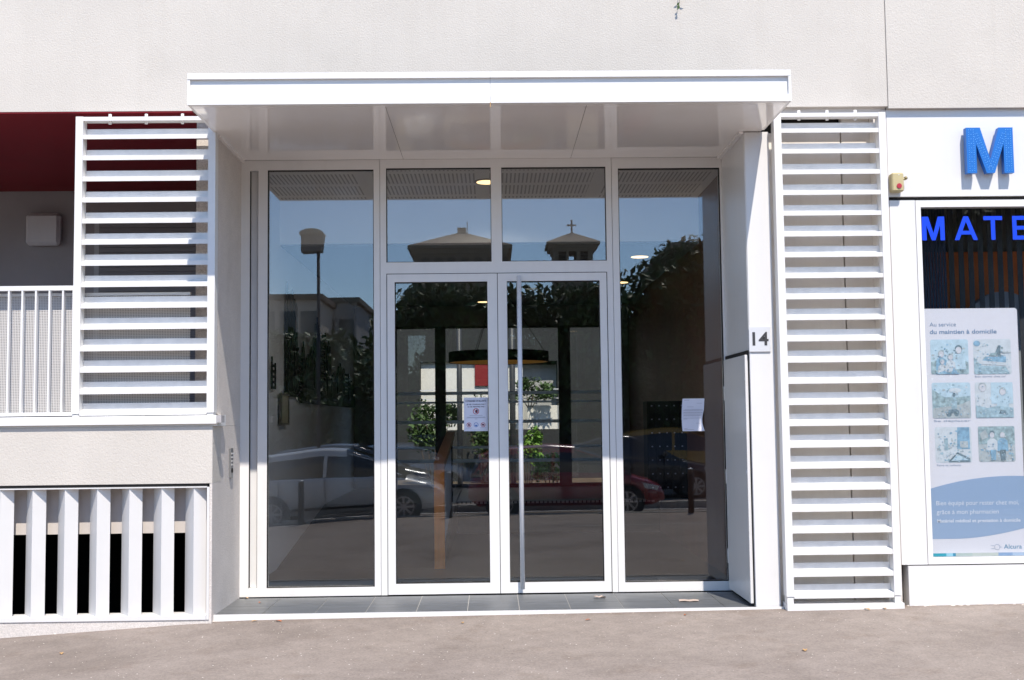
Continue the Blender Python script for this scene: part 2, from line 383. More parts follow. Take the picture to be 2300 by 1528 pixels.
# right: pier clad in white metal, reveal, recessed beige panels, shop front
B(2.176, 2.385, 0.0, .40, .05, 4.052).build('pier_cladding', whitel, bd, bevel=.003)
B(2.1785, 2.385, .40, .975, .05, 4.052).build('pier_cladding', whitel, bd)
B(2.1715, 2.1785, .012, .955, 2.19, 4.045).build('reveal_panel', whitel, bd)
B(2.39, 3.04, .14, .40, .03, 4.075).build('recessed_panel', beige2, bd)
B(3.052, 3.42, .14, .40, .03, 4.262).build('recessed_panel', beige2, bd)
B(2.39, 3.399, .012, .139, 4.195, 4.2575).build('lintel_sun_stop', beige, bd)  # beige strip above the louvre, added to block sun through the gap
B(2.39, 3.05, .20, .40, 4.075, 4.262).build('shadow_gap', joint, bd)
B(3.04, 3.052, .20, .40, .03, 4.262).build('panel_joint', joint, bd)
B(-2.36, 12, .06, .40, -1, .028).build('plinth', stucco2, bd)
# reveal cupboard door with hinges
dr = thing('cupboard_door', 'tall white metal cupboard door on the shaded right side of the entrance recess', 'door', (2.17, .48, .06))
mb = MB(); mb.prism([(.035, .075), (.93, .075), (.93, 2.150), (.035, 2.150)], (2.140, 2.166), 'x'); mb.build('door_panel', whitel, dr, bevel=.003)
B(2.1665, 2.1700, .03, .95, .06, 2.17).build('seal', joint, dr)
for z in (.30, 1.02, 1.78): MB().cyl((2.148, .945, z), (2.148, .945, z+.13), .011, n=10).build('hinge', white, dr)
B(2.136, 2.1398, .06, .085, 1.15, 1.18).build('lock', steel, dr)
B(2.160, 2.1712, .03, .95, 2.158, 2.186).build('door_head', joint, dr)

# building hall
B(-2.47, -2.335, .965, 10.3, .0, 4.262).build('hall_wall', hallw, bd)
B(2.335, 2.47, .98, 10.3, .0, 4.262).build('hall_wall', brown, bd)
B(-2.335, 2.335, 1.08, 3.1, 4.10, 4.262).build('hall_ceiling', slot_m, bd)
B(-2.335, 2.335, 3.1, 3.14, 3.60, 4.262).build('bulkhead', hallc, bd)
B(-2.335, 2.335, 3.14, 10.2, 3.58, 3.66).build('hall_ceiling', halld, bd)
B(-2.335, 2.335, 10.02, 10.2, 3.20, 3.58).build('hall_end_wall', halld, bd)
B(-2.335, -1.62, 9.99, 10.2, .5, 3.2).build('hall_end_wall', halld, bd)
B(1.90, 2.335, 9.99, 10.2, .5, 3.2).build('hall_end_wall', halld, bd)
B(-2.335, 2.335, 1.06, 10.3, -.1, .048).build('hall_floor', hfloor, bd)
pf = MB(); pf.box(-.50, 2.335, 6.6, 10.3, .05, .50); pf.build('hall_platform', hfloor, bd)
rp = MB(); rp.prism([(2.9, .05), (6.6, .05), (6.6, .49), (6.5, .49)], (-2.33, -.52), 'x'); rp.box(-2.33, -.52, 6.6, 10.3, .05, .49); rp.build('hall_ramp', hfloor, bd)
st = MB()
for i in range(46): st.box(-.48+.06*i, -.44+.06*i, 6.575, 6.598, .465, .497)
st.box(-.5, 2.33, 6.57, 6.60, .497, .508)
st.build('step_nosing', mat('nosing', (.30, .29, .28), .5), bd)
B(-.9, 1.6, 1.15, 1.75, .049, .062).build('door_mat', mat('mat_black', (.018, .018, .02), .95, .1, .2, 60), tag(thing('doormat', '', '', (0,0,0)), 'black entrance mat on the hall floor just behind the glass doors', 'mat'))

# threshold
th = thing('threshold_step', 'grey slate tiled threshold with a white metal nosing in front of the glass doors', 'step', (0, .4, 0))
B(-2.31, 2.17, -.02, .93, -.2, .043).build('grout_bed', grout, th)
xs = [-2.31, -1.915, -1.485, -1.065, -.645, -.22, .214, .642, 1.085, 1.512, 1.93, 2.17]
for i in range(11):
    for (a, b_) in ((-.012, .425), (.431, .90)):
        B(xs[i]+.003, xs[i+1]-.003, a, b_, .02, .0475).build('tile', tile, th)
B(-2.300, 2.40, -.034, -.021, -.25, .056).build('nosing', white, th)

# ------------------------------------------------------------------ glazed entrance
F = .96
en = thing('glazed_entrance', 'white framed glass entrance wall with side lights and transoms under the canopy', 'entrance', (0, F, .05))
def rect_frame(x0, x1, z0, z1, l, r, b_, t, y0, y1, name, parent, m=white, bev=.002, label=None):
    mb = MB(); mb.box(x0, x0+l, y0, y1, z0, z1); mb.box(x1-r, x1, y0, y1, z0, z1)
    mb.box(x0+l, x1-r, y0, y1, z0, z0+b_); mb.box(x0+l, x1-r, y0, y1, z1-t, z1)
    return mb.build(name, m, parent, label)
# left side light
mb = MB(); mb.box(-2.306, -2.222, F, F+.1, .05, 4.055); mb.box(-2.145, -2.058, F, F+.1, .05, 4.055); mb.box(-2.222, -2.145, F, F+.1, .05, .128); mb.box(-2.222, -2.145, F, F+.1, 3.960, 4.055)
mb.box(-1.078, -1.022, F, F+.1, .05, 4.055); mb.box(-2.058, -1.078, F, F+.1, .05, .128); mb.box(-2.058, -1.078, F, F+.1, 3.963, 4.055)
mb.build('side_frame', white, en)
B(-2.218, -2.149, F+.045, F+.1, .13, 3.958).build('infill_strip', white, en)
mb = MB()
for (a, b_) in ((-2.2225, -2.2195), (-2.1485, -2.1455)): mb.box(a, b_, F+.006, F+.05, .13, 3.958)
mb.box(-2.058, -2.052, F+.004, F+.04, .128, 3.963); mb.box(-1.084, -1.078, F+.004, F+.04, .128, 3.963); mb.box(-2.052, -1.084, F+.004, F+.04, 3.956, 3.963); mb.box(-2.052, -1.084, F+.004, F+.04, .128, .134)
mb.build('gasket', joint, en)
# middle frame
mb = MB(); mb.box(-1.018, -.962, F-.004, F+.1, .05, 4.055); mb.box(1.082, 1.135, F-.004, F+.1, .05, 4.055)
mb.box(-.962, 1.082, F-.004, F+.1, 3.973, 4.055); mb.box(.012, .110, F-.004, F+.1, 3.09, 3.973); mb.box(-.962, 1.082, F-.004, F+.1, 2.985, 3.09)
mb.build('door_frame', white, en)
mb = MB()
for a, b_ in ((-.962, .012), (.110, 1.082)):
    mb.box(a, a+.005, F+.002, F+.04, 3.09, 3.973); mb.box(b_-.005, b_, F+.002, F+.04, 3.09, 3.973); mb.box(a, b_, F+.003, F+.04, 3.967, 3.9728); mb.box(a, b_, F+.003, F+.04, 3.0902, 3.096)
mb.build('gasket', joint, en)
# right side light
mb = MB(); mb.box(1.139, 1.199, F, F+.1, .05, 4.055); mb.box(2.150, 2.1775, F, F+.1, .05, 4.055); mb.box(1.199, 2.150, F, F+.1, .05, .135); mb.box(1.199, 2.150, F, F+.1, 3.956, 4.055)
mb.build('side_frame', white, en)
mb = MB(); mb.box(1.199, 1.205, F+.004, F+.04, .135, 3.956); mb.box(2.143, 2.150, F+.004, F+.04, .135, 3.956); mb.box(1.205, 2.143, F+.004, F+.04, 3.948, 3.956); mb.box(1.205, 2.143, F+.004, F+.04, .135, .141)
mb.build('gasket', joint, en)
B(-1.0225, -1.0178, F+.02, F+.09, .05, 4.055).build('frame_joint', joint, en); B(1.1352, 1.139, F+.02, F+.09, .05, 4.055).build('frame_joint', joint, en)
G0, G1 = F+.03, F+.046
for x0, x1, z0, z1 in ((-2.052, -1.084, .134, 3.956), (-.957, .007, 3.096, 3.967), (.115, 1.077, 3.096, 3.967), (1.205, 2.143, .141, 3.948)):
    B(x0, x1, G0, G1, z0, z1).build('glass_pane', glass_m, en)
# door leaves
def leaf(x0, x1, gx0, gx1, nm):
    d = rect_frame(x0, x1, .055, 2.978, gx0-x0, x1-gx1, .150-.055, 2.978-2.905, F-.012, F+.06, 'door_leaf', en, label=nm)
    B(gx0+.004, gx1-.004, G0, G1, .154, 2.901).build('glass_pane', glass_m, d)
    mb = MB(); mb.box(gx0, gx0+.004, F, F+.04, .15, 2.905); mb.box(gx1-.004, gx1, F, F+.04, .15, 2.905); mb.box(gx0+.004, gx1-.004, F, F+.04, 2.901, 2.905); mb.box(gx0+.004, gx1-.004, F, F+.04, .15, .154)
    mb.build('gasket', joint, d)
    return d
dl = leaf(-.955, .060, -.886, -.030, 'left glass door leaf with a safety notice')
d2 = leaf(.066, 1.074, .150, 1.010, 'right glass door leaf with the full height pull bar')
hb = MB(); hb.cyl((.262, F-.085, .10), (.262, F-.085, 2.945), .021, n=20)
hb.build('pull_bar', steel, d2)
for z in (.22, 1.5, 2.82): MB().cyl((.262, F-.085, z), (.262, F-.012, z), .009, n=8).build('bar_bracket', steel, d2)
mb = MB(); mb.box(-.962, 1.082, F+.0, F+.09, 2.979, 2.9845); mb.box(.0605, .0655, F, F+.05, .055, 2.98); mb.box(-.9615, -.9555, F, F+.09, .055, 2.98); mb.box(1.0745, 1.0815, F, F+.09, .055, 2.98); mb.box(-1.0, 1.1, F+.01, F+.09, .0435, .052)
mb.build('door_gap', joint, en)
# dark gap between the frame head and the canopy
B(-2.306, 2.176, F+.03, F+.1, 4.055, 4.075).build('head_gap', joint, en)

# ------------------------------------------------------------------ canopy
cn = thing('entrance_canopy', 'flat white metal canopy projecting over the glass entrance', 'canopy', (0, 0, 4.05))
X0, X1 = -2.306, 2.337
mb = MB(); mb.prism([(-.925, 4.112), (-.925, 4.256), (-.95, 4.256), (-.95, 4.303), (-.90, 4.303), (-.90, 4.056), (-.95, 4.056), (-.95, 4.112)], (X0, .012), 'x')
mb.prism([(-.926, 4.112), (-.926, 4.256), (-.9515, 4.256), (-.9515, 4.303), (-.90, 4.303), (-.90, 4.056), (-.9515, 4.056), (-.9515, 4.112)], (.0135, X1), 'x')
mb.build('fascia', white, cn)
B(X0-.002, X0+.018, -.945, -.042, 4.058, 4.296).build('side_fascia', white, cn); B(X1-.018, X1+.003, -.9495, -.042, 4.0575, 4.302).build('side_fascia', white, cn)
mb = MB()
seams = [X0+.018, -.80, .76, X1-.018]
for i in range(3):
    mb.box(seams[i]+(.0018 if i else 0), seams[i+1]-(.0018 if i < 2 else 0), -.86, .0, 4.056, 4.068)
    a, b_ = max(seams[i], -2.306)+(.0018 if i else 0), min(seams[i+1], 2.17)-(.0018 if i < 2 else 0)
    mb.box(a, b_, .0, .955, 4.056, 4.068)
mb.box(X0+.018, X1-.018, -.8985, -.8625, 4.0568, 4.068)
mb.build('soffit', soff, cn)
B(X0+.02, X1-.02, -.89, -.042, 4.0685, 4.29).build('core', joint, cn)
B(.0095, .0155, -.957, -.9525, 4.022, 4.060).build('rust_drip', leafd, cn)  # tiny brown block standing for a rust drip at the fascia joint
B(-2.30, 2.165, -.04, .95, 4.0685, 4.256).build('core', joint, cn)
B(-2.300, -2.270, .0, .955, 4.035, 4.0555).build('edge_trim', soff, cn); B(2.13, 2.1705, .0, .955, 4.035, 4.0555).build('edge_trim', soff, cn)

# ------------------------------------------------------------------ louvred shutters
def louvre(x0, x1, sx0, sx1, ztop, zbot, slat_z0, n, pitch, label, legs, name='louvred_shutter'):
    t = thing(name, label, 'shutter', ((x0+x1)/2, -.07, zbot), 'white louvred shutters beside the entrance')
    mb = MB(); mb.box(x0, sx0, -.125, -.025, zbot, ztop); mb.box(sx1, x1, -.125, -.025, zbot, ztop); mb.box(sx0, sx1, -.120, -.03, ztop-.035, ztop-.002)
    mb.build('frame', white, t)
    mb = MB()
    for k in range(n):
        z = slat_z0+pitch*k; sag = random.uniform(-.0015, .0015)
        # open folded profile: front lip, sloping top, back upstand
        pr = [(-.120, z+sag), (-.117, z), (-.117, z+.034), (-.035, z+.046), (-.035, z+.104), (-.038, z+.104), (-.038, z+.050), (-.120, z+.038)]
        mb.prism(pr, (sx0+.001, sx1-.001), 'x')
    mb.build('slats', slatm, t)
    mb = MB()
    for i in range(3):
        xx = sx0+(sx1-sx0)*(.2+.29*i)
        MB().cyl((xx, -.075, ztop-.055), (xx, -.075, ztop+.03), .013, n=12).build('bolt', white, t)
        MB().cyl((xx, -.075, zbot-.02), (xx, -.075, zbot+.008), .013, n=12).build('bolt', white, t)
    B(x0+.006, sx0-.004, -.118, -.032, zbot-legs, zbot-.004).build('foot', white, t); B(sx1+.004, x1-.006, -.118, -.032, zbot-legs, zbot-.004).build('foot', white, t)
    return t
louvre(-3.448, -2.285, -3.388, -2.345, 4.192, 1.712, 1.697, 14, (4.001-1.697)/13, 'shorter louvred shutter left of the entrance, standing on the loggia sill beside the railing', .026)
louvre(2.402, 3.352, 2.464, 3.292, 4.185, .150, .134, 23, (4.013-.134)/22, 'full height louvred shutter right of the entrance, reaching down to the pavement', .06)
B(2.405, 3.37, -.13, .05, .03, .088).build('sill', white, tag(thing('louvre_sill', '', '', (2.9, 0, .03)), 'low white metal base strip under the tall right louvred shutter', 'sill'))
# metal sill under the loggia
sl_ = thing('loggia_sill', 'long white metal sill under the left louvred shutter and railing', 'sill', (-6, 0, 1.62))
mb = MB(); mb.prism([(-.135, 1.622), (-.135, 1.684), (-.13, 1.690), (.20, 1.694), (.20, 1.602), (-.09, 1.602), (-.09, 1.622)], (-12, -2.262), 'x'); mb.build('sill_profile', white, sl_)
mb = MB(); mb.box(-2.260, -2.222, -.135, -.02, 1.630, 1.688); mb.box(-2.245, -2.236, -.137, -.135, 1.642, 1.676); mb.build('end_cap', greyp, sl_)

# ------------------------------------------------------------------ railing with perforated screen
rl = thing('balcony_railing', 'white flat bar balcony railing backed by a perforated metal screen', 'railing', (-6, -.05, 1.69))
B(-12, -3.452, -.085, -.035, 2.740, 2.778).build('top_rail', white, rl)
B(-12, -3.452, -.085, -.035, 1.700, 1.728).build('bottom_rail', white, rl)
xk = -3.548
for i in range(40):
    B(xk-.007, xk+.007, -.083, -.043, 1.728, 2.740).build('bar', white, rl); xk -= .1115
B(-3.468, -3.452, -.085, -.035, 1.728, 2.74).build('end_post', white, rl)
mb = MB(); mb.box(-12, -2.52, .020, .023, 1.70, 2.70); mb.build('perforated_screen', perf_m, rl)
B(-12, -2.52, .0, .04, 2.701, 2.725).build('screen_rail', white, rl)

# ------------------------------------------------------------------ fin grille
fg = thing('fin_grille', 'white cellar vent grille of upright folded metal fins under the left wall', 'grille', (-4, .08, .02))
apex = [-2.449-.2628*i for i in range(18)]
for a in apex:
    mb = MB(); mb.prism([(a-.002, -.094), (a+.082, -.020), (a+.079, -.017), (a, -.088), (a-.107, .062), (a-.110, .059)], (.066, 1.098), 'z')
    mb.build('fin', finm, fg)
B(-12, -2.345, -.104, .088, .030, .065).build('bottom_rail', finm, fg); B(-2.3425, -2.3225, -.103, .085, .030, 1.104).build('end_stile', finm, fg)
B(-12, -2.344, -.101, .085, 1.0995, 1.109).build('top_plate', finm, fg)
B(-12, -2.344, -.088, .09, 1.110, 1.133).build('shadow_gap', joint, fg)

# ------------------------------------------------------------------ intercom on the left reveal
ic = thing('door_intercom', 'slim steel intercom panel on the left reveal of the entrance', 'intercom', (-2.311, .56, 1.27))
B(-2.3015, -2.284, .505, .60, 1.145, 1.405).build('face_plate', mat('dark_steel', (.20, .20, .20), .4, .5, metal=.3), ic, bevel=.002)
mb = MB()
for k in range(4): mb.box(-2.2835, -2.281, .52, .58, 1.255+.032*k, 1.268+.032*k)
mb.build('button', white, ic)
mb = MB(); mb.cyl((-2.2835, .55, 1.21), (-2.277, .55, 1.21), .02, n=14); mb.build('badge_reader', blackm, ic)

# ------------------------------------------------------------------ number plate
npl = thing('house_number_plate', 'clear house number plate reading 14 on the white pier beside the tall louvre', 'sign', (2.26, 0, 2.28))
B(2.172, 2.352, -.011, -.0015, 2.172, 2.382).build('plate', mat('plate_clear', (.60, .61, .64), .2, .6, .01), npl, bevel=.001)
text_mb('14', 2.200, 2.336, 2.228, -.0125, .108, bold=.02).build('number', number_m, npl)
tb = MB(); tb.box(2.172, 2.352, -.0125, -.0113, 2.1725, 2.1745); tb.build('edge', greyp, npl)

# ------------------------------------------------------------------ shop front
sh = thing('shop', 'white panelled shop front at the right edge with a dark display window', 'shop', (4, 0, 0))
B(3.402, 9, .0, .12, 3.484, 4.236).build('sign_panel', whitel, sh)
B(3.402, 9, .03, .12, 3.452, 3.484).build('panel_gap', joint, sh)
B(3.404, 3.622, .0, .12, .381, 3.452).build('side_panel', whitel, sh)
B(3.45, 9, -.022, .12, .0, .372).build('plinth', whitel, sh)
B(3.45, 9, .0, .12, .3735, .380).build('plinth_gap', joint, sh)
B(3.356, 3.4015, .004, .139, .03, 4.236).build('corner_return_sun_stop', beige, sh)  # corner return brought forward to cut the sun beside the louvre
B(3.296, 3.3555, .020, .1385, .03, 4.19).build('corner_return_sun_stop', beige2, sh)  # extra box added behind the louvre stile to stop a sun strip
fr = MB(); fr.box(3.626, 3.668, -.004, .09, .382, 3.450); fr.box(3.668, 8.9, -.004, .09, .382, .436); fr.box(3.668, 8.9, -.004, .09, 3.392, 3.450); fr.box(8.86, 8.9, -.003, .09, .436, 3.392)
wf = fr.build('window_frame', white, sh)
B(3.668, 8.86, .026, .036, .436, 3.392).build('window_pane', glass_s, wf)
mb = MB(); mb.box(3.36, 9, 2.5, 2.6, 0, 4.2); mb.box(3.36, 3.40, .42, 2.5, 0, 4.2); mb.box(8.95, 9, .2, 2.5, 0, 4.2); mb.box(3.4, 9, .125, 2.5, 3.6, 3.7); mb.box(3.4, 9, .125, 2.5, .30, .36)
mb.build('shop_interior', blindd, sh)
bl = thing('vertical_blind', 'dark vertical strip blind hanging behind the shop window', 'blind', (5, .25, .4))
mb = MB(); x = 4.14
while x < 8.8:
    mb.box(x, x+.048, .615, .62, .4, 3.50); x += .089
mb.build('strips', blindd, bl)
mb = MB(); mb.box(3.6, 8.9, .60, .64, 3.50, 3.54); x = 3.70
while x < 4.11: mb.box(x, x+.022, .605, .61, .4, 3.50); x += .026
mb.build('gathered_strips', mat('blind_blue', (.018, .022, .045), .5, .3), bl)
B(4.12, 8.6, 1.10, 1.13, .4, 3.16).build('board', boardo, tag(thing('orange_display_board', '', '', (5, .9, .4)), 'rust orange display board behind the blind strips in the shop window', 'board'))
B(3.62, 8.9, 1.16, 1.20, .4, 3.60).build('partition', mat('partition_grey', (.16, .155, .15), .7), tag(thing('shop_partition', '', '', (5, .95, .4)), 'dull grey partition behind the orange display board', 'partition'))
mb = MB(); n_ = 24
pts = [(4.55+.42*cos(pi*i/n_)*1.0, 2.2+.55*sin(pi*i/n_)) for i in range(n_+1)]
mb.prism([(p+.15, q) for p, q in pts], (.80, .90), 'y'); mb.build('display_cushion', pale, tag(thing('rounded_cushion', '', '', (4.6, .64, 2.2)), 'pale grey rounded cushion shape standing behind the blind at the right edge', 'cushion'))
B(4.2, 5.35, .72, 1.0, .4, 2.2).build('plinth_block', pale, tag(thing('display_plinth', '', '', (4.6, .64, .4)), 'grey display block under the pale rounded cushion in the shop', 'display block'))

# letter M on the fascia, built proud on spacers, studded with light dots
def letterM(x0, x1, z0, z1, s, y0, y1, mb=None):
    w = x1-x0; c = (x0+x1)/2; d = s*1.08
    P_ = [(x0, z0), (x0+s, z0), (x0+s, z1-.40*(z1-z0)+.12*0), (c-s*.42, z0), (c+s*.42, z0), (x1-s, z1-.40*(z1-z0)), (x1-s, z0), (x1, z0), (x1, z1), (x1-s*1.45, z1), (c, z0+.30*(z1-z0)), (x0+s*1.45, z1), (x0, z1)]
    P_[2] = (x0+s, z1-.36*(z1-z0)); P_[5] = (x1-s, z1-.36*(z1-z0))
    mb = mb or MB()
    # split into convex strips so the face triangulates cleanly
    mb.prism(P_, (y0, y1), 'y'); return mb
sg = thing('shop_sign_letter', 'raised bright blue capital M dotted with small lights on the shop sign panel', 'sign letter', (4.26, -.05, 3.66))
letterM(4.048, 4.448, 3.665, 4.055, .083, -.085, -.03).build('letter', signb, sg)
mb = MB()
for px_, pz_ in ((4.09, 3.75), (4.405, 3.75), (4.09, 3.97), (4.405, 3.97), (4.25, 3.72)): mb.cyl((px_, -.031, pz_), (px_, .0005, pz_), .008, n=8)
mb.build('spacer', steel, sg)
mb = MB()
def dots(a, b_, n, off):
    a, b_ = Vector((a[0], 0, a[1])), Vector((b_[0], 0, b_[1])); d = (b_-a).normalized(); nrm = Vector((-d.z, 0, d.x))
    for i in range(n):
        for k in (-1, 0, 1) if i % 2 == 0 else (-1, 1):
            p = a+(b_-a)*(i/(n-1))+nrm*off*k
            mb.cyl((p.x, -.0885, p.z), (p.x, -.0845, p.z), .0032, n=6)
dots((4.0895, 3.685), (4.0895, 4.035), 19, .020); dots((4.4065, 3.685), (4.4065, 4.035), 19, .020)
dots((4.125, 4.0), (4.248, 3.70), 16, .016); dots((4.372, 4.0), (4.248, 3.70), 16, .016)
mb.build('light_dot', dotm, sg)
# window letters on the glass
wl_ = thing('window_lettering', 'blue capital letters MATE on the glass at the top of the shop window', 'lettering', (4.1, .02, 3.2))
Z0, Z1, yl = 3.110, 3.314, .0255
letterM(3.684, 3.878, Z0, Z1, .038, yl-.001, yl).build('letter', filmb, wl_, 'letter M')
mb = MB(); mb.prism([(3.962, Z0), (4.002, Z0), (4.018, Z0+.052), (4.106, Z0+.052), (4.122, Z0), (4.162, Z0), (4.084, Z1), (4.040, Z1)], (yl-.001, yl), 'y')
A_ = MB(); s_ = .04
A_.prism([(3.962, Z0), (4.001, Z0), (4.0625, Z1-.045), (4.042, Z1)], (yl-.001, yl), 'y'); A_.prism([(4.162, Z0), (4.123, Z0), (4.0625, Z1-.045), (4.083, Z1)], (yl-.001, yl), 'y')
A_.prism([(4.042, Z1), (4.0625, Z1-.045), (4.083, Z1)], (yl-.001, yl), 'y'); A_.prism([(4.016, Z0+.048), (4.108, Z0+.048), (4.097, Z0+.080), (4.027, Z0+.080)], (yl-.0015, yl-.0002), 'y')
mb.b.free(); A_.build('letter', filmb, wl_, 'letter A')
B(4.214, 4.376, yl-.001, yl, Z1-.034, Z1).box(4.277, 4.313, yl-.001, yl, Z0, Z1-.034).build('letter', filmb, wl_, 'letter T')
B(4.462, 4.498, yl-.001, yl, Z0, Z1).box(4.498, 4.60, yl-.001, yl, Z1-.034, Z1).box(4.498, 4.59, yl-.001, yl, (Z0+Z1)/2-.016, (Z0+Z1)/2+.016).box(4.498, 4.60, yl-.001, yl, Z0, Z0+.034).build('letter', filmb, wl_, 'letter E')
# alarm box
ab = thing('alarm_switch_box', 'yellowed cream switch box with red button and keyhole on the shop panel', 'switch box', (3.46, 0, 3.58))
mb = MB(); mb.box(3.404, 3.505, -.085, -.001, 3.515, 3.675); mb.build('housing', cream, ab, bevel=.010)
MB().cyl((3.462, -.092, 3.56), (3.462, -.084, 3.56), .021, n=20).build('button', redbtn, ab)
mb = MB(); mb.cyl((3.50, -.05, 3.625), (3.528, -.05, 3.625), .011, n=10); mb.cyl((3.526, -.05, 3.628), (3.540, -.05, 3.640), .015, n=10); mb.build('key_switch', gilt, ab)
MB().cyl((3.462, -.088, 3.655), (3.462, -.0845, 3.655), .004, n=8).build('screw', steel, ab)

# ------------------------------------------------------------------ poster in the shop window
ps = thing('window_poster', 'tall pale blue poster with six small pictures behind the shop window', 'poster', (4.08, .055, .44))
Y = .050
def flat(poly, dy, m, name, parent, label=None):
    mb = MB(); mb.prism(poly, (Y-dy, Y-dy+.0006), 'y'); return mb.build(name, m, parent, label)
flat([(3.684, .438), (4.482, .438), (4.482, 2.51), (4.465, 2.527), (3.684, 2.527)], 0, poster_m, 'sheet', ps)
top_ = [(3.684+(4.482-3.684)*i/24, 1.105-.095*((i/24-.86)/.86)**2*1.05) for i in range(25)]
bot_ = [(3.684+(4.482-3.684)*i/24, .585+.085*max(0, (i/24-.25)/.75)**1.8) for i in range(25)]
wave_m = mat('poster_blue', (.255, .345, .49), .5, .3, .01)
flat(bot_+top_[::-1], .001, wave_m, 'blue_band', ps)
tcol = mat('poster_text', (.20, .28, .40), .6, .2); twh = mat('poster_text_white', (.60, .63, .70), .6, .2)
mb = text_mb('Au service', 3.727, 3.954, 2.375, Y-.0016, .034); mb.build('writing', tcol, ps)
text_mb('du maintien à domicile', 3.727, 4.300, 2.312, Y-.0016, .034, bold=.022).build('writing', tcol, ps)
text_mb('Bien équipé pour rester chez moi,', 3.730, 4.430, .866, Y-.0022, .036).build('writing', twh, ps)
text_mb('grâce à mon pharmacien', 3.730, 4.256, .792, Y-.0022, .036).build('writing', twh, ps)
text_mb('Matériel médical et prestation à domicile', 3.733, 4.438, .722, Y-.0022, .026, bold=.022).build('writing', twh, ps)
text_mb('Alcura', 4.288, 4.440, .497, Y-.0016, .037).build('writing', mat('poster_teal', (.05, .22, .36), .6, .2), ps)
capt = mat('poster_caption', (.26, .32, .42), .6, .2)
for t_, a, b_, z in (('Bien dormir chez soi', 4.10, 4.36, 1.938), ('Se déplacer', 3.735, 4.05, 1.566), ('Rester autonome', 4.105, 4.34, 1.566), ('Faire sa toilette', 3.748, 3.95, 1.193), ('Marcher', 4.12, 4.35, 1.193)):
    if t_ in ('Rester autonome', 'Marcher'): continue
    text_mb(t_, a, b_, z, Y-.0016, .016).build('caption', capt, ps)
# small outlined emblem
em = MB(); em.ring((4.232, .512), .024, .021, Y-.0016, Y-.001, 20); em.box(4.18, 4.208, Y-.0016, Y-.001, .522, .525); em.box(4.18, 4.208, Y-.0016, Y-.001, .498, .501); em.box(4.256, 4.270, Y-.0016, Y-.001, .510, .513)
em.build('emblem', capt, ps)
strip = [(3.686, 3.80, (.02, .28, .36)), (3.80, 3.855, (.25, .48, .58)), (3.855, 3.88, (.03, .22, .34)), (3.88, 4.02, (.36, .42, .40)), (4.02, 4.24, (.42, .45, .42)), (4.24, 4.36, (.20, .30, .46)), (4.36, 4.48, (.33, .42, .55))]
for i, (a, b_, c) in enumerate(strip): flat([(a, .440), (b_, .440), (b_, .466), (a, .466)], .001, mat('strip_%d' % i, c, .5, .3, 0), 'colour_strip', ps)
# six pictures: own small compositions of pale figures and rooms
skyb = mat('pic_sky', (.43, .55, .63), .5, .3, .12, 14); skin = mat('pic_skin', (.52, .52, .56), .5, .3, .12, 24); bluec = mat('pic_blue', (.22, .36, .48), .5, .3, .3, 22)
pgrey = mat('pic_grey', (.38, .42, .44), .5, .3, .15, 20); pdark = mat('pic_dark', (.16, .22, .26), .5, .3, .4, 30); pgreen = mat('pic_green', (.29, .38, .41), .5, .3, .4, 30); pwh = mat('pic_white', (.52, .56, .60), .5, .3, .08, 20)
pmid = mat('pic_mid', (.32, .43, .49), .5, .3, .3, 26)
def rr(x0, x1, z0, z1, r=.018):
    pts = []
    for cx, cz, a0 in ((x1-r, z1-r, 0), (x0+r, z1-r, 90), (x0+r, z0+r, 180), (x1-r, z0+r, 270)):
        for k in range(5): a = radians(a0+22.5*k); pts.append((cx+r*cos(a), cz+r*sin(a)))
    return pts
def disc(cx, cz, rx, rz, n=18): return [(cx+rx*cos(2*pi*i/n), cz+rz*sin(2*pi*i/n)) for i in range(n)]
def pic(x0, x1, z0, z1, bgm, shapes):
    base = flat(rr(x0, x1, z0, z1), .001, bgm, 'picture', ps); w, h = x1-x0, z1-z0
    rnd = random.Random(int(x0*1000+z0*77)); pal = [skyb, pwh, pmid, pgrey, bluec, pgreen]
    def clutter(k, n_, lvl, lo=.02, hi=.08):
        for q in range(k):
            mb = MB(); m = pal[(q*5+int(z0*10)) % len(pal)]
            for j in range(n_):
                u, v, r = rnd.uniform(.06, .94), abs(rnd.gauss(.35, .28)) % .95, rnd.uniform(lo, hi)
                mb.prism([(x0+w*min(max(u+r*cos(1.05*i)*rnd.uniform(.4, 1.1), .02), .98), z0+h*min(max(v+r*sin(1.05*i)*rnd.uniform(.3, .9), .02), .98)) for i in range(6)], (Y-.00165-.00002*j-.0004*lvl-.00003*q, Y-.0015-.0004*lvl), 'y')
            mb.build('picture_detail', m, base)
    clutter(6, 12, 0, .015, .06)
    for lvl, (m, poly) in enumerate(shapes):
        mb = MB(); mb.prism([(x0+min(max(u, .01), .99)*w, z0+min(max(v, .01), .99)*h) for u, v in poly], (Y-.0024-.0003*lvl, Y-.0022-.0003*lvl), 'y')
        mb.build('picture_detail', m, base)
    clutter(6, 12, len(shapes)+3, .010, .032)
def person_s(cx, base, s, cloth, hair):
    return [(cloth, [(cx-.16*s, base), (cx+.16*s, base), (cx+.14*s, base+.30*s), (cx+.05*s, base+.38*s), (cx-.05*s, base+.38*s), (cx-.14*s, base+.30*s)]),
            (hair, disc(cx, base+.50*s, .085*s, .11*s)), (skin, disc(cx, base+.475*s, .068*s, .085*s))]
pic(3.727, 4.051, 1.967, 2.263, skyb, [(pgreen, [(0, 0), (1, 0), (1, .34), (.8, .42), (.5, .34), (.2, .42), (0, .36)])] + person_s(.28, .12, .95, bluec, pgrey) + person_s(.74, .14, 1.15, skyb, pdark) + person_s(.52, .08, .85, pwh, pgrey) + person_s(.30, .0, .75, pwh, pmid) + [(bluec, [(.12, 0), (.34, .10), (.52, .02), (.6, .2), (.74, 0)])])
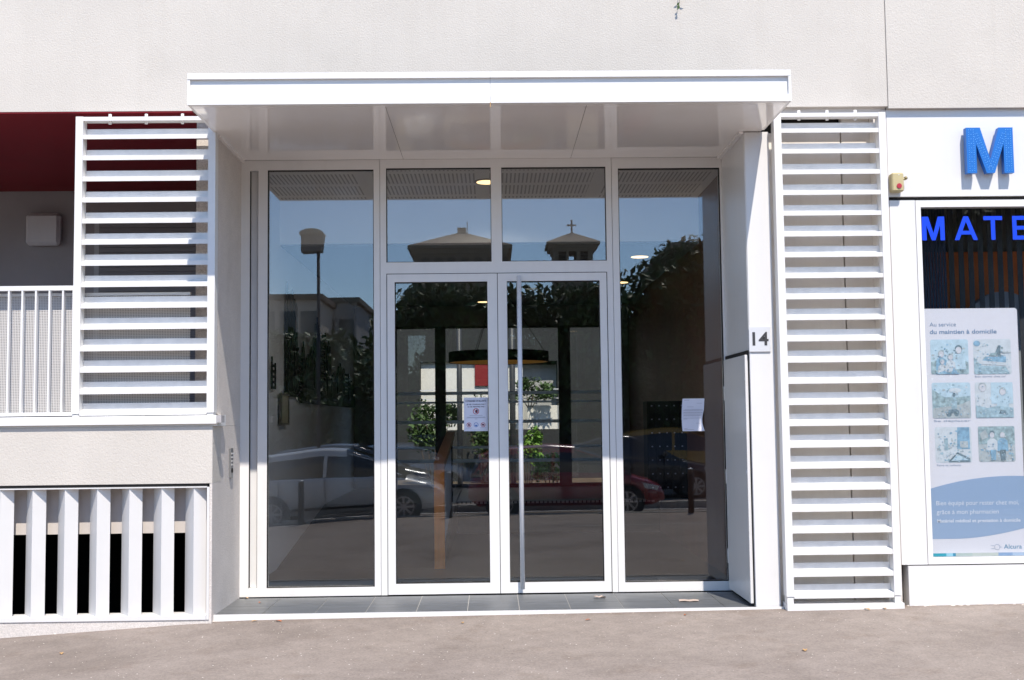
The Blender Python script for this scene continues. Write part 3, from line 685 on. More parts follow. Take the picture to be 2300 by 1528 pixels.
pic(4.093, 4.416, 1.963, 2.263, pwh, [(pmid, [(0, 0), (.95, 0), (.85, .22), (.2, .25), (0, .5)]), (bluec, disc(.1, .88, .09, .08)), (bluec, [(.18, .35), (.85, .28), (.86, .50), (.35, .50)]), (pwh, [(.16, .30), (.86, .24), (.86, .33), (.18, .40)]), (pdark, [(.62, .5), (.72, .5), (.72, .82), (.66, .82), (.58, .62)]), (pgreen, [(.40, .52), (.60, .52), (.62, .62), (.46, .60)]), (pgrey, [(.75, .6), (1, .6), (1, .63), (.75, .63)])])
pic(3.727, 4.056, 1.594, 1.897, skyb, [(pgreen, [(0, .22), (1, .30), (1, .62), (.6, .58), (.3, .60), (0, .82)]), (pwh, disc(.6, .78, .16, .07)), (pgrey, [(0, .0), (1, .0), (1, .5), (.7, .38), (.0, .28)]), (pdark, disc(.42, .12, .07, .08)), (pdark, disc(.62, .15, .07, .10)), (pdark, [(.36, .14), (.68, .14), (.62, .26), (.42, .24)]), (pmid, [(.5, .25), (.64, .28), (.62, .58), (.55, .60), (.48, .42)]), (pdark, disc(.57, .66, .04, .05))])
pic(4.094, 4.42, 1.594, 1.896, pwh, [(skyb, [(.42, .4), (1, .4), (1, 1), (.42, 1)])] + person_s(.20, .25, 1.25, pwh, pgrey) + person_s(.72, .22, 1.05, skyb, pgrey) + [(pmid, [(0, 0), (1, 0), (1, .28), (.6, .34), (.3, .28), (0, .36)]), (pdark, [(.60, .12), (.86, .08), (.78, .2), (.66, .22)])])
pic(3.739, 4.049, 1.220, 1.521, pwh, [(bluec, [(.60, .38), (.95, .38), (.95, 1), (.62, 1)]), (pmid, [(.25, .35), (.35, .35), (.35, .68), (.25, .68)]), (pdark, [(.36, .05), (.60, .30), (.95, .12), (.95, .02), (.36, .02)]), (skyb, [(.42, .05), (.6, .24), (.9, .08)]), (pgrey, [(.68, .42), (.9, .42), (.9, .60), (.68, .60)])])
pic(4.106, 4.419, 1.223, 1.524, pgrey, [(pgreen, [(0, .5), (1, .5), (1, 1), (0, 1)]), (pgrey, [(.1, .62), (.3, .70), (.2, .9), (.05, .8)])] + person_s(.38, .30, .95, pwh, pdark) + person_s(.66, .30, .95, bluec, pgreen) + [(bluec, [(.34, .05), (.46, .05), (.48, .34), (.32, .34)]), (pdark, [(.60, .05), (.72, .05), (.74, .34), (.58, .34)])])

# ------------------------------------------------------------------ notices on the doors
nt_ = thing('safety_notice', 'white safety notice headed CONSIGNES DE SECURITE taped inside the left door leaf', 'notice', (-.145, G0, 1.68))
yn = G0-.0012
B(-.257, -.036, yn, G0-.0002, 1.525, 1.834).build('sheet', paper, nt_)
mb = MB(); a, b_, c, d = -.249, -.044, 1.535, 1.825
mb.box(a, b_, yn-.0005, yn-.0001, d-.0015, d); mb.box(a, b_, yn-.0005, yn-.0001, c, c+.0015); mb.box(a, a+.0015, yn-.0005, yn-.0001, c, d); mb.box(b_-.0015, b_, yn-.0005, yn-.0001, c, d); mb.build('border', inkl, nt_)
text_mb('CONSIGNES DE SECURITE', -.242, -.052, 1.794, yn-.0006, .018, bold=.02).build('writing', ink, nt_)
text_mb('JE NE CONNAIS PAS ?', -.232, -.058, 1.766, yn-.0006, .010, bold=.03).build('writing', ink, nt_)
text_mb('IL NE RENTRE PAS !', -.222, -.062, 1.744, yn-.0006, .010, bold=.03).build('writing', ink, nt_)
def nosign(cx, cz, r, m, parent, inner):
    mb = MB(); mb.ring((cx, cz), r, r*.80, yn-.0008, yn-.0003, 28)
    if m is redi:
        a = radians(-45); d = Vector((cos(a), sin(a))); n_ = Vector((-d.y, d.x))
        mb.prism([(cx+d.x*r*.9*s+n_.x*r*.09*t, cz+d.y*r*.9*s+n_.y*r*.09*t) for s, t in ((-1,-1),(1,-1),(1,1),(-1,1))], (yn-.0012, yn-.0009), 'y')
    mb.build('pictogram', m, parent)
    mb = MB(); mb.prism(inner, (yn-.0008, yn-.0004), 'y'); mb.build('pictogram_figure', ink if m is redi else bluei, parent)
nosign(-.146, 1.707, .028, redi, nt_, [(-.150, 1.690), (-.134, 1.694), (-.129, 1.712), (-.134, 1.722), (-.141, 1.724), (-.155, 1.708)])
nosign(-.212, 1.583, .021, redi, nt_, disc(-.212, 1.583, .008, .012))
nosign(-.146, 1.583, .021, bluei, nt_, [(-.156, 1.574), (-.146, 1.568), (-.136, 1.574), (-.136, 1.582), (-.156, 1.582)])
nosign(-.082, 1.583, .021, redi, nt_, disc(-.082, 1.583, .012, .008))
for z, w in ((1.668, .06), (1.652, .082), (1.645, .088), (1.635, .012)): B(-.146-w, -.146+w, yn-.0005, yn-.0001, z, z+.0035).build('fine_print', inkl, nt_)
for cx in (-.212, -.082): B(cx-.028, cx+.028, yn-.0005, yn-.0001, 1.552, 1.556).build('fine_print', inkl, nt_)
lt = thing('taped_letter', 'curled white typed letter stuck on the right side light', 'letter', (1.86, G0, 1.65))
rows = []
for j in range(15):
    t = j/14; z = 1.802-.300*t
    row = []
    for i in range(9):
        s = i/8; x = 1.763+.203*s-.012*sin(t*pi*.8)*1.0*(1-s*.2)+(.016*sin((t-.35)*pi/.65)*-1*s if t > .35 else 0)*1.0
        yb = G0-.003-.012*abs(s-.5)*t-.014*max(0, t-.6)*s
        row.append((x, yb, z))
    rows.append(row)
MB().sheet(rows).build('sheet', mat('letter_paper', (.74, .75, .84), .7, .2, .01), lt)
mb = MB(); random.seed(5)
for z, a, b_ in ((1.787, 1.775, 1.82), (1.758, 1.89, 1.94), (1.725, 1.80, 1.86), (1.700, 1.775, 1.945), (1.692, 1.765, 1.945), (1.676, 1.765, 1.94), (1.668, 1.765, 1.945), (1.652, 1.765, 1.935), (1.644, 1.765, 1.93), (1.622, 1.765, 1.925), (1.614, 1.765, 1.80), (1.575, 1.88, 1.93), (1.525, 1.77, 1.80), (1.518, 1.77, 1.86)):
    B(a, b_, G0-.020, G0-.0195, z-.0011, z+.0011).build('typed_line', inkl, lt)

# ------------------------------------------------------------------ hall contents
hr = thing('ramp_handrail', 'orange wooden ramp handrail and post with dark balusters inside the hall', 'handrail', (-.57, 2.84, .05))
B(-.628, -.517, 2.80, 2.89, .05, 1.13).build('post', orange, hr)
mb = MB(); mb.prism([(2.78, 1.10), (2.78, 1.175), (6.5, 1.475), (6.5, 1.42)], (-.630, -.515), 'x'); mb.build('rail', mat('dark_wood', (.30, .13, .05), .4, .5), hr)
for i in range(24):
    y = 3.0+i*.145; B(-.582, -.566, y, y+.016, .05+.12*(y-2.9), 1.115+.0806*(y-2.78)).build('baluster', mat('baluster_grey', (.48, .49, .52), .4, .5) if 'baluster_grey' not in MATS else MATS['baluster_grey'], hr)
B(-.60, -.55, 6.46, 6.52, .5, 1.42).build('end_post', blackm, hr)
# skyline wall art
sk = thing('skyline_wall_art', 'black metal skyline sculpture of towers spread along the white hall wall', 'wall art', (-2.31, 5, 2.3))
random.seed(11)
def tower(y0, y1, z0, z1, style):
    mb = MB(); X = (-2.315, -2.300); w = y1-y0
    if style == 0:       # twin blades
        mb.prism([(y0, z0), (y0+w*.42, z0), (y0+w*.42, z1-.12), (y0+w*.25, z1), (y0, z1-.25)], X, 'x'); mb.prism([(y0+w*.55, z0), (y1, z0), (y1, z1-.2), (y0+w*.6, z1-.1)], X, 'x')
    elif style == 1:     # ladder tower
        mb.box(*X, y0, y0+w*.14, z0, z1); mb.box(*X, y1-w*.14, y1, z0, z1-.06)
        z = z0
        while z < z1-.08: mb.box(-2.314, -2.301, y0+w*.14, y1-w*.14, z, z+.028); z += .058
    elif style == 2:     # stepped solid
        mb.box(*X, y0, y1, z0, z0+(z1-z0)*.72); mb.box(*X, y0+w*.2, y1-w*.2, z0+(z1-z0)*.72, z0+(z1-z0)*.9); mb.box(*X, y0+w*.45, y0+w*.55, z0+(z1-z0)*.9, z1)
    return mb
items = [(2.50, 2.72, 1.98, 2.32, 1), (3.35, 3.62, 1.95, 3.22, 0), (3.66, 4.10, 1.98, 3.18, 0), (4.15, 4.5, 1.88, 2.52, 1), (4.45, 4.68, 1.9, 2.62, 2), (4.75, 5.1, 1.95, 2.48, 2), (5.1, 5.35, 2.05, 2.60, 2),
         (5.45, 5.95, 2.0, 3.02, 2), (5.55, 5.98, 2.0, 2.88, 1), (6.0, 6.45, 2.0, 2.92, 1), (6.6, 7.0, 2.0, 2.78, 2), (7.05, 7.6, 1.98, 2.35, 2), (7.7, 8.4, 1.95, 2.52, 2), (8.45, 9.1, 1.95, 2.46, 1), (9.15, 9.8, 1.95, 2.3, 2)]
for it in items: tower(*it).build('tower', blackm, sk)
mb = MB(); mb.box(-2.316, -2.302, 3.3, 4.5, 1.92, 1.975); mb.box(-2.317, -2.303, 4.4, 9.9, 1.86, 2.06); mb.build('base_line', blackm, sk)
for y0, y1, z0, z1 in ((2.98, 3.46, 1.60, 1.945),):
    mr = thing('framed_panel', 'small gilt framed mirror panel below the skyline art on the hall wall', 'mirror', (-2.31, 3.2, 1.6))
    mb = MB(); mb.box(-2.315, -2.285, y0, y0+.03, z0, z1); mb.box(-2.315, -2.285, y1-.03, y1, z0, z1); mb.box(-2.315, -2.285, y0+.03, y1-.03, z0, z0+.02); mb.box(-2.315, -2.285, y0+.03, y1-.03, z1-.02, z1); mb.build('frame', mat('gilt_dark', (.14, .12, .09), .4, .5, metal=.5), mr)
    B(-2.313, -2.296, y0+.03, y1-.03, z0+.02, z1-.02).build('panel', gilt, mr)
# pendant ring
pd = thing('pendant_ring_lamp', 'large black ring pendant lamp with gold inside hanging in the hall', 'lamp', (.103, 6.5, 2.43))
def ringz(c, r0, r1, z0, z1, n=48):
    mb = MB(); V = []
    for i in range(n):
        a = 2*pi*i/n; V.append([mb.b.verts.new((c[0]+r*cos(a), c[1]+r*sin(a), z)) for r, z in ((r0,z0),(r1,z0),(r1,z1),(r0,z1))])
    for i in range(n):
        for k in range(4):
            f = mb.b.faces.new((V[i][k], V[(i+1) % n][k], V[(i+1) % n][(k+1) % 4], V[i][(k+1) % 4])); f.smooth = k % 2 == 1
    return mb
ringz((.103, 6.5), .70, .69, 2.43, 2.575).build('shade', blackm, pd)
ringz((.103, 6.5), .688, .64, 2.436, 2.57).build('inner_shade', goldm, pd)
mb = MB()
for a in (0, 2.1, 4.2): mb.cyl((.103+.65*cos(a), 6.5+.65*sin(a), 2.57), (.103, 6.5, 3.58), .004, n=6)
mb.build('cable', blackm, pd)
# ceiling downlights
dls = [(-.03, 2.18, 4.10, 'round warm ceiling light in the slotted ceiling behind the transom glass'), (1.80, 4.14, 3.58, 'round warm ceiling light seen through the right side light'), (-.11, 9.3, 3.58, 'farthest round ceiling light, seen through the left door leaf'), (1.86, 6.75, 3.58, 'small round ceiling light beside the right frame post')]
for x, y, z, lab in dls:
    t = thing('ceiling_light', lab, 'ceiling light', (x, y, z), 'round downlights in the hall ceiling')
    MB().cyl((x, y, z-.012), (x, y, z-.001), .125, n=32).build('rim', darkfr, t)
    MB().cyl((x, y, z-.016), (x, y, z-.0125), .105, n=32).build('diffuser', lampw, t)
    if y < 3:       # the lamp near the glass lights the front of the hall a little
        pl = bpy.data.lights.new('ceiling_light_glow', 'SPOT'); pl.spot_size = radians(150); pl.spot_blend = .6; pl.energy = 26; pl.color = (1, .94, .84); pl.shadow_soft_size = .10
        po = bpy.data.objects.new('ceiling_light_glow', pl); COL.objects.link(po); po.parent = t; po.location = (0, 0, -.03)
# mailboxes
mbx = thing('mailbox_bank', 'black bank of mailboxes with small name plates at the right of the hall', 'mailboxes', (2.1, 4.3, .6))
B(1.86, 2.33, 4.2, 4.55, .65, 1.83).build('cabinet', blackm, mbx)
mb = MB(); mp_ = MB()
for r in range(7):
    for c in range(5):
        x = 1.875+c*.09; z = .68+r*.162
        mb.box(x, x+.082, 4.185, 4.1985, z, z+.150); mp_.box(x+.03, x+.048, 4.180, 4.1845, z+.115, z+.130)
mb.build('mailbox_door', blackm, mbx); mp_.build('name_plate', inkl, mbx)
# noticeboard / letter rack on wall beyond
# back glazing
bgz = thing('rear_glazed_screen', 'dark framed glass screen at the back of the hall facing the courtyard', 'glass screen', (.1, 10, .5))
mb = MB()
for a, b_ in ((-1.63, -1.60), (-.955, -.775), (1.135, 1.34), (1.89, 1.915)): mb.box(a, b_, 9.94, 10.02, .50, 3.22)
mb.box(-1.6, 1.89, 9.945, 10.015, 3.185, 3.22); mb.box(-1.6, 1.89, 9.945, 10.015, .50, .56); mb.box(.07, .12, 9.95, 10.01, .56, 3.185)
mb.build('screen_frame', darkfr, bgz)
for a, b_ in ((-1.6, -.955), (-.775, .07), (.12, 1.135), (1.34, 1.89)): B(a, b_, 9.97, 9.98, .56, 3.185).build('glass_pane', glass_b, bgz)
mb = MB()
for z, h in ((2.06, .055), (1.915, .035), (1.575, .055), (1.15, .045), (.92, .055)):
    for a, b_ in ((-1.6, -.955), (-.775, .07), (.12, 1.135), (1.34, 1.89)): mb.box(a, b_, 9.960, 9.966, z, z+h)
mb.build('frosted_stripe', frost_m, bgz)
# courtyard
cy = thing('courtyard_building', 'sunlit white building with a red panel across the rear courtyard', 'building', (0, 18, 0))
B(-1.62, .72, 17, 20, 1.0, 2.97).build('wall', court_w, cy)
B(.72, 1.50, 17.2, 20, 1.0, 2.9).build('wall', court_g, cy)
cdark = mat('court_dark', (.035, .036, .036), .7, .2, .1, 1)
B(-9, 9, 16.9, 20, 2.975, 7).build('upper_shade_block', cdark, cy)  # dark colour stands in for shade over the upper courtyard
B(-9, -1.625, 16.7, 20, -.5, 2.97).build('side_block', cdark, cy); B(1.505, 9, 16.7, 20, -.5, 2.97).build('side_block', cdark, cy)  # plain dark blocks either side of the white wall
B(-.38, -.04, 16.95, 16.998, 2.42, 2.96).build('red_panel', court_r, cy)
B(.80, 1.50, 16.4, 16.5, 1.0, 1.95).build('low_wall', court_w, cy)
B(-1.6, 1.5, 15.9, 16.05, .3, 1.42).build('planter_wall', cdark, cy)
mb = MB(); mb.box(-1.6, 1.5, 16.30, 16.32, 2.30, 2.32); mb.box(-1.6, 1.5, 16.30, 16.32, 2.10, 2.115)
for i in range(7): mb.box(-1.5+.5*i, -1.485+.5*i, 16.30, 16.32, 1.42, 2.3)
mb.build('balcony_rail', steel, cy)
for x, y, r, lab in ((-.73, 14, .055, 'slim dark courtyard column left of the doors'), (.47, 14, .06, 'slim dark courtyard column behind the pull bar')):
    o = MB().cyl((x*.90, y, -.5), (x*.90, y, 4.4), r, n=14).build('column', darkfr); tag(o, lab, 'column', 'dark columns in the courtyard')
B(-8, 8, 10.3, 17, -.5, .30).build('courtyard_ground', soil, kind='structure')

def leaf_cloud(c, r, n, size, seed, shape=None, lumps=9):
    """leaf quads spread through lumpy volume; c centre, r radii"""
    rnd = random.Random(seed); mb = MB(); c = Vector(c)
    L = []
    for k in range(lumps):
        while True:
            p = Vector((rnd.uniform(-1,1), rnd.uniform(-1,1), rnd.uniform(-1,1)))
            if p.length < 1: break
        L.append((p*.72, rnd.uniform(.25, .48)))
    for i in range(n):
        p0, rr_ = L[rnd.randrange(lumps)]
        d = Vector((rnd.gauss(0,1), rnd.gauss(0,1), rnd.gauss(0,1))).normalized()*rr_*rnd.uniform(.35, 1.08)
        q = p0+d; P0 = c+Vector((q.x*r[0], q.y*r[1], q.z*r[2]))
        s = size*rnd.uniform(.6, 1.3)
        e = Euler((rnd.uniform(-1.1, 1.1), rnd.uniform(-1.1, 1.1), rnd.uniform(0, 6.28))).to_matrix()
        pts = [e @ Vector(v) for v in ((-s, 0, 0), (-.2*s, .45*s, .06*s), (s, 0, -.1*s), (-.2*s, -.45*s, .06*s))]
        mb.face([P0+v for v in pts])
    return mb
def shrub(name, c, r, n, size, seed, m, lab, base=.30):
    t = thing(name, lab, 'shrub', (c[0], c[1], base), 'courtyard shrubs')
    leaf_cloud(c, r, n, size, seed).build('foliage', m, t)
    mb = MB()
    for k in range(4): mb.cyl((c[0]+.03*k-.05, c[1], base-.05), (c[0]+(k-1.5)*r[0]*.3, c[1], c[2]), .012, .006, 6)
    mb.build('stem', bark, t)
shrub('shrub', (-1.25, 14.6, 1.55), (.75, .5, .75), 1500, .06, 1, plantg, 'dark shrub behind the left door leaf in the courtyard')
shrub('shrub', (-.15, 14.9, 1.35), (.65, .5, .85), 1400, .06, 2, plantg, 'leafy shrub in front of the red panel in the courtyard')
shrub('shrub', (.72, 13.3, 1.15), (.28, .3, .50), 900, .05, 3, plantb, 'narrow sunlit bright green shrub beside the pull bar')
shrub('shrub', (1.15, 13.0, .68), (.50, .4, .30), 1100, .05, 4, plantb, 'low sunlit yellow green shrub at the foot of the low wall')
shrub('shrub', (.85, 16.1, 2.25), (.6, .3, .38), 800, .055, 5, plantg, 'dark shrub on top of the low courtyard wall', 1.95)

# ------------------------------------------------------------------ cars (parked across the pavement, seen mirrored in the glass)
def lerp_tab(tab, x):
    for (a, b_) in zip(tab, tab[1:]):
        if a[0] <= x <= b_[0]:
            t = (x-a[0])/(b_[0]-a[0]); t = t*t*(3-2*t)*.5+t*.5
            return [a[k]+(b_[k]-a[k])*t for k in range(1, len(a))]
    return list(tab[-1][1:]) if x > tab[-1][0] else list(tab[0][1:])
def car(name, lab, x_front, y_near, paint, L=3.9, H=1.48, hb=True, W_=1.68, grp='cars parked along the street'):
    xc = x_front-L/2; yc = y_near-W_/2
    zt = (g(xc-1.2, yc)+g(xc+1.2, yc))/2; slope = math.atan2(g(xc+1.2, yc)-g(xc-1.2, yc), 2.4)
    t = thing(name, lab, 'car', (xc, yc, zt), grp, (0, -slope, 0))
    h = L/2; hw = W_/2; k = H/1.48
    # x, z_belt, half width
    belt = [(-h, .62*k, .60), (-h+.10, .86*k, .72), (-h+.45, .95*k, .80), (-.3, .93*k, .84), (.62, .90*k, .84), (1.15, .84*k, .82), (h-.32, .70*k, .76), (h-.08, .58*k, .64), (h, .46*k, .50)]
    low = [(-h, .40, .60), (-h+.2, .24, .78), (h-.3, .22, .78), (h, .30, .52)]
    mb = MB(); rows = []; N = 56
    for i in range(N+1):
        x = -h+L*i/N; zb, w = lerp_tab(belt, x); zl, wl = lerp_tab(low, x); s = hw/.84
        w *= s; wl *= s; zm = zl+(zb-zl)*.55
        cz = zb+.05*k
        ring = [(-wl*.9, zl), (-wl, zl+.06), (-w*1.0, zm), (-w*.985, zb-.05), (-w*.93, zb), (-w*.5, cz-.012), (0, cz), (w*.5, cz-.012), (w*.93, zb), (w*.985, zb-.05), (w*1.0, zm), (wl, zl+.06), (wl*.9, zl)]
        rows.append([(x, y, z) for y, z in ring])
    mb.sheet(rows); mb.face(rows[0]); mb.face(rows[-1][::-1])
    mb.face([rows[0][0], rows[0][-1], rows[-1][-1], rows[-1][0]])
    body = mb.build('body', paint, t, world=False)
    # cabin: glass house and painted roof
    if hb: roof = [(-h+.06, .90*k, .90*k, .70), (-h+.22, .90*k, 1.28*k, .74), (-h+.55, .93*k, 1.40*k, .77), (-.35, .93*k, 1.475*k, .80), (.15, .92*k, 1.44*k, .80), (.55, .90*k, 1.30*k, .80), (1.28, .86*k, .87*k, .74)]
    else: roof = [(-h+.55, .93*k, .95*k, .70), (-h+1.0, .93*k, 1.25*k, .74), (-.5, .93*k, 1.42*k, .78), (.0, .92*k, 1.42*k, .80), (.5, .90*k, 1.27*k, .80), (1.25, .86*k, .87*k, .74)]
    x0, x1 = roof[0][0], roof[-1][0]; rows = []; N = 40; rr2 = []
    for i in range(N+1):
        x = x0+(x1-x0)*i/N; zb, zr, w = lerp_tab(roof, x); w *= hw/.84; f = max(0, min(1, (zr-zb)/.5)); wr = w*(1-.20*f)
        q = zb-.06
        rows.append([(x, y, z) for y, z in ((-w, q), (-w*.985, zb), (-(w*.35+wr*.65), zb+(zr-zb)*.6), (-wr*.97, zr-.06*f), (-wr*.86, zr-.015*f), (-wr*.4, zr), (wr*.4, zr), (wr*.86, zr-.015*f), (wr*.97, zr-.06*f), ((w*.35+wr*.65), zb+(zr-zb)*.6), (w*.985, zb), (w, q))])
        if -h+.15 < x < .22: rr2.append([(x, y, z+.008) for y, z in ((-wr*1.035, zr-.15*f), (-wr*.985, zr-.055*f), (-wr*.86, zr-.013*f), (-wr*.4, zr+.002), (wr*.4, zr+.002), (wr*.86, zr-.013*f), (wr*.985, zr-.055*f), (wr*1.035, zr-.15*f))])
    mb = MB(); mb.sheet(rows); mb.build('windows', carwin, t, world=False)
    mb = MB(); mb.sheet(rr2); mb.build('roof', paint, t, world=False)
    # pillars following the glass house on both sides
    def cab(x, v, sgn):
        zb, zr, w = lerp_tab(roof, x); w *= hw/.84; f = max(0, min(1, (zr-zb)/.5)); wr = w*(1-.20*f)
        if v < .6: u = v/.6; y = w*.985+((w*.35+wr*.65)-w*.985)*u; z = zb+(zr-zb)*.6*u
        else: u = (v-.6)/.4; y = (w*.35+wr*.65)+(wr*.97-(w*.35+wr*.65))*u; z = zb+(zr-zb)*.6+((zr-.06*f)-(zb+(zr-zb)*.6))*u
        return Vector((x, sgn*(y+.006), z))
    mb = MB()
    for sgn in (-1, 1):
        for xa, xb, wdt in ((1.16, .20, .06), (-.28, -.24, .07), (-h+.16, -h+.46, .20)):
            r_ = []
            for j in range(7):
                v = j/6; x = xa+(xb-xa)*v
                if wdt == .06:    # A pillar runs along the windscreen edge
                    x = 1.20+(.22-1.20)*v; r_.append([cab(x-.05, .93 if v > .0 else .5, sgn), cab(x+.03, 1, sgn)])
                else: r_.append([cab(x-wdt/2, v, sgn), cab(x+wdt/2, v, sgn)])
            mb.sheet([[tuple(p) for p in q] for q in r_])
    mb.build('pillars', paint, t, world=False)
    # wheels
    for wx in (-h+.68, h-.78):
        for sgn in (1, -1):
            yy = sgn*hw
            a = MB(); a.cyl((wx, yy-sgn*.20, .30), (wx, yy+sgn*.006, .30), .345, n=28); a.build('wheel_arch', rub, t, world=False)
            w_ = MB(); w_.cyl((wx, yy-sgn*.19, .29), (wx, yy+sgn*.010, .29), .29, n=30); wo = w_.build('tyre', mat('tyre', (.03,.03,.03), .8) if 'tyre' not in MATS else MATS['tyre'], t, world=False)
            r_ = MB()
            ri = []
            for s in range(8):
                a0 = 2*pi*s/8; 
                pts = [(wx+rad*cos(a0+da), .29+rad*sin(a0+da)) for rad, da in ((.03, -.6), (.19, -.13), (.19, .13), (.03, .6))]
                r_.prism(pts, (yy+sgn*.011, yy+sgn*.018), 'y')
            r_.ring((wx, .29), .205, .182, yy+sgn*.010, yy+sgn*.020, 30); r_.cyl((wx, yy+sgn*.011, .29), (wx, yy+sgn*.022, .29), .045, n=14)
            r_.build('rim', rimm, wo, world=False)
    # lights, mirrors, handles, door lines, plate
    for sgn in (1, -1):
        mb = MB(); zb, w = lerp_tab(belt, h-.30); w *= hw/.84
        mb.prism([(h-.62, .60*k), (h-.18, .52*k), (h-.12, .60*k), (h-.55, .70*k)], (sgn*(w-.03), sgn*(w+.012)), 'y'); mb.build('headlight', lensm, t, world=False)
        mb = MB(); mb.box(.72, .86, sgn*(hw-.02), sgn*(hw+.13), .95*k, 1.06*k); mb.build('door_mirror', paint, t, world=False, bevel=.02)
        for hx in (-.85, .12): B(hx, hx+.16, sgn*hw*.990, sgn*(hw*.990+.028), .79*k, .815*k).build('door_handle', paint, t, world=False)
        mb = MB()
        for hx in (-.28, .78, -1.18): mb.box(hx, hx+.008, sgn*(hw*.97), sgn*(hw*1.001+.002), .30, .88*k)
        mb.box(-1.0, 1.0, sgn*(hw*.96), sgn*(hw*.99+.012), .33, .37)
        mb.build('door_seam', rub, t, world=False)
    return t
def paint(name, c, met=0.0): return mat(name, c, .25, .5, .01, 2, metal=met, coat=.6)
silver = paint('silver_paint', (.62, .63, .64), .25); whitep = paint('pale_paint', (.62, .63, .64), .0); redpaint = paint('red_car_paint', (.24, .018, .028)); black_p = paint('dark_car_paint', (.02, .022, .026)); greyc = paint('grey_car_paint', (.16, .17, .18), .3); yel = paint('yellow_car_paint', (.50, .26, .04))
car('parked_car', 'silver hatchback parked nearest on the left, mirrored in the left side light and left door', -.92, -10.85, whitep, 4.0, 1.50)
car('parked_car', 'dark red hatchback parked on the right, mirrored in the right door and side light', 3.42, -11.2, redpaint, 3.9, 1.44)
car('parked_car', 'black car with pale roof line parked behind the silver hatchback', -1.15, -14.6, greyc, 4.1, 1.50)
car('parked_car', 'long dark saloon parked behind the red hatchback', 5.55, -15.6, black_p, 4.6, 1.56, False)
car('parked_car', 'small white car parked far back behind the hall handrail reflection', -.35, -18.4, silver, 3.7, 1.42)
car('parked_car', 'mustard yellow car parked far back at the right, mirrored below the typed letter', 7.1, -19.5, yel, 3.9, 1.65)
# bollards
for x, y, h_, lab in ((-3.58, -10.2, .82, 'black street bollard in front of the silver hatchback doors'), (-.82, -10.25, .86, 'black street bollard between the silver and the red hatchback'), (3.75, -10.35, .84, 'black street bollard in front of the red hatchback nose')):
    z0 = g(x, y); t = thing('bollard', lab, 'bollard', (x, y, z0), 'black bollards on the pavement edge')
    MB().cyl((x, y, z0-.1), (x, y, z0+h_-.02), .058, .055, 18).build('post', blackm, t)
    MB().cyl((x, y, z0+h_-.02), (x, y, z0+h_), .055, .035, 18).build('cap', steel, t)
# street lamp
z0 = g(-3.85, -14); lp = thing('street_lamp', 'tall street lamp with boxy head and slim pole, mirrored in the left side light', 'street lamp', (-3.82, -14, z0))
MB().cyl((-3.82, -14, z0), (-3.82, -14, 5.40), .045, .035, 14).build('pole', darkfr, lp)
mb = MB(); mb.prism([(-4.18, 5.38), (-3.74, 5.40), (-3.70, 5.78), (-4.18, 5.76)], (-14.2, -13.8), 'y'); mb.build('lamp_head', mat('lamp_head_grey', (.24, .22, .19), .6), lp)
mb = MB(); mb.prism([(-4.22, 5.77)]+[(-3.95+.27*cos(pi-pi*i/12), 5.785+.12*sin(pi*i/12)) for i in range(13)], (-14.24, -13.76), 'y'); mb.build('lamp_cap', mat('lamp_cap_pale', (.42, .38, .28), .6), lp)

# ------------------------------------------------------------------ trees
def tree(name, lab, x, y, top, rx, rz, n, size, seed, base=None, m=plantg, lumps=26):
    z0 = g(x, y); t = thing(name, lab, 'tree', (x, y, z0), 'street trees across the road'); rnd = random.Random(seed)
    cz = top-rz
    mb = MB(); p = [Vector((x, y, z0-.1)), Vector((x+rnd.uniform(-.1,.1), y, z0+(cz-z0)*.5)), Vector((x, y, cz))]; mb.tube(p, .17, 10, .08)
    for k in range(6):
        a = 2*pi*k/6+rnd.random(); mb.tube([p[1], p[1]+Vector((cos(a)*rx*.35, sin(a)*rx*.35, rz*.5)), p[1]+Vector((cos(a)*rx*.7, sin(a)*rx*.7, rz*.9))], .07, 6, .02)
    mb.build('trunk', bark, t)
    leaf_cloud((x, y, cz), (rx, rx*.85, rz), n, size, seed, lumps=lumps).build('crown', m, t)
TL = 40
tree('broadleaf_tree', 'spreading tree at the left of the dark row, one branch reaching toward the street lamp', -1.3, -20, 5.75, 2.4, 2.3, 20000, .15, 21, lumps=TL)
tree('broadleaf_tree', 'middle tree of the dark row mirrored in the left door leaf', .6, -21.5, 5.8, 2.0, 2.5, 15000, .15, 22, lumps=TL)
tree('broadleaf_tree', 'tree mirrored in the right door leaf, right of the middle one', 2.7, -20.5, 6.0, 1.8, 2.6, 15000, .15, 23, lumps=TL)
tree('broadleaf_tree', 'tallest near tree, rising above the transom line in the right side light', 5.5, -21.5, 7.0, 2.4, 3.2, 22000, .15, 24, lumps=TL)
tree('broadleaf_tree', 'big tree mirrored in the shop window, right of the tallest near one', 10.2, -21.5, 9.0, 3.4, 4.2, 22000, .19, 27, lumps=TL)
tree('broadleaf_tree', 'far right big tree, only faintly mirrored in the shop window', 15.6, -22.5, 9.5, 3.6, 4.4, 18000, .21, 28, lumps=TL)
tree('broadleaf_tree', 'grey green tree at the left end of the row', -7.0, -27, 4.9, 2.6, 2.0, 9000, .18, 25)
tree('broadleaf_tree', 'hazy low tree behind the street lamp', -4.8, -30, 4.9, 2.2, 2.0, 9000, .18, 26)
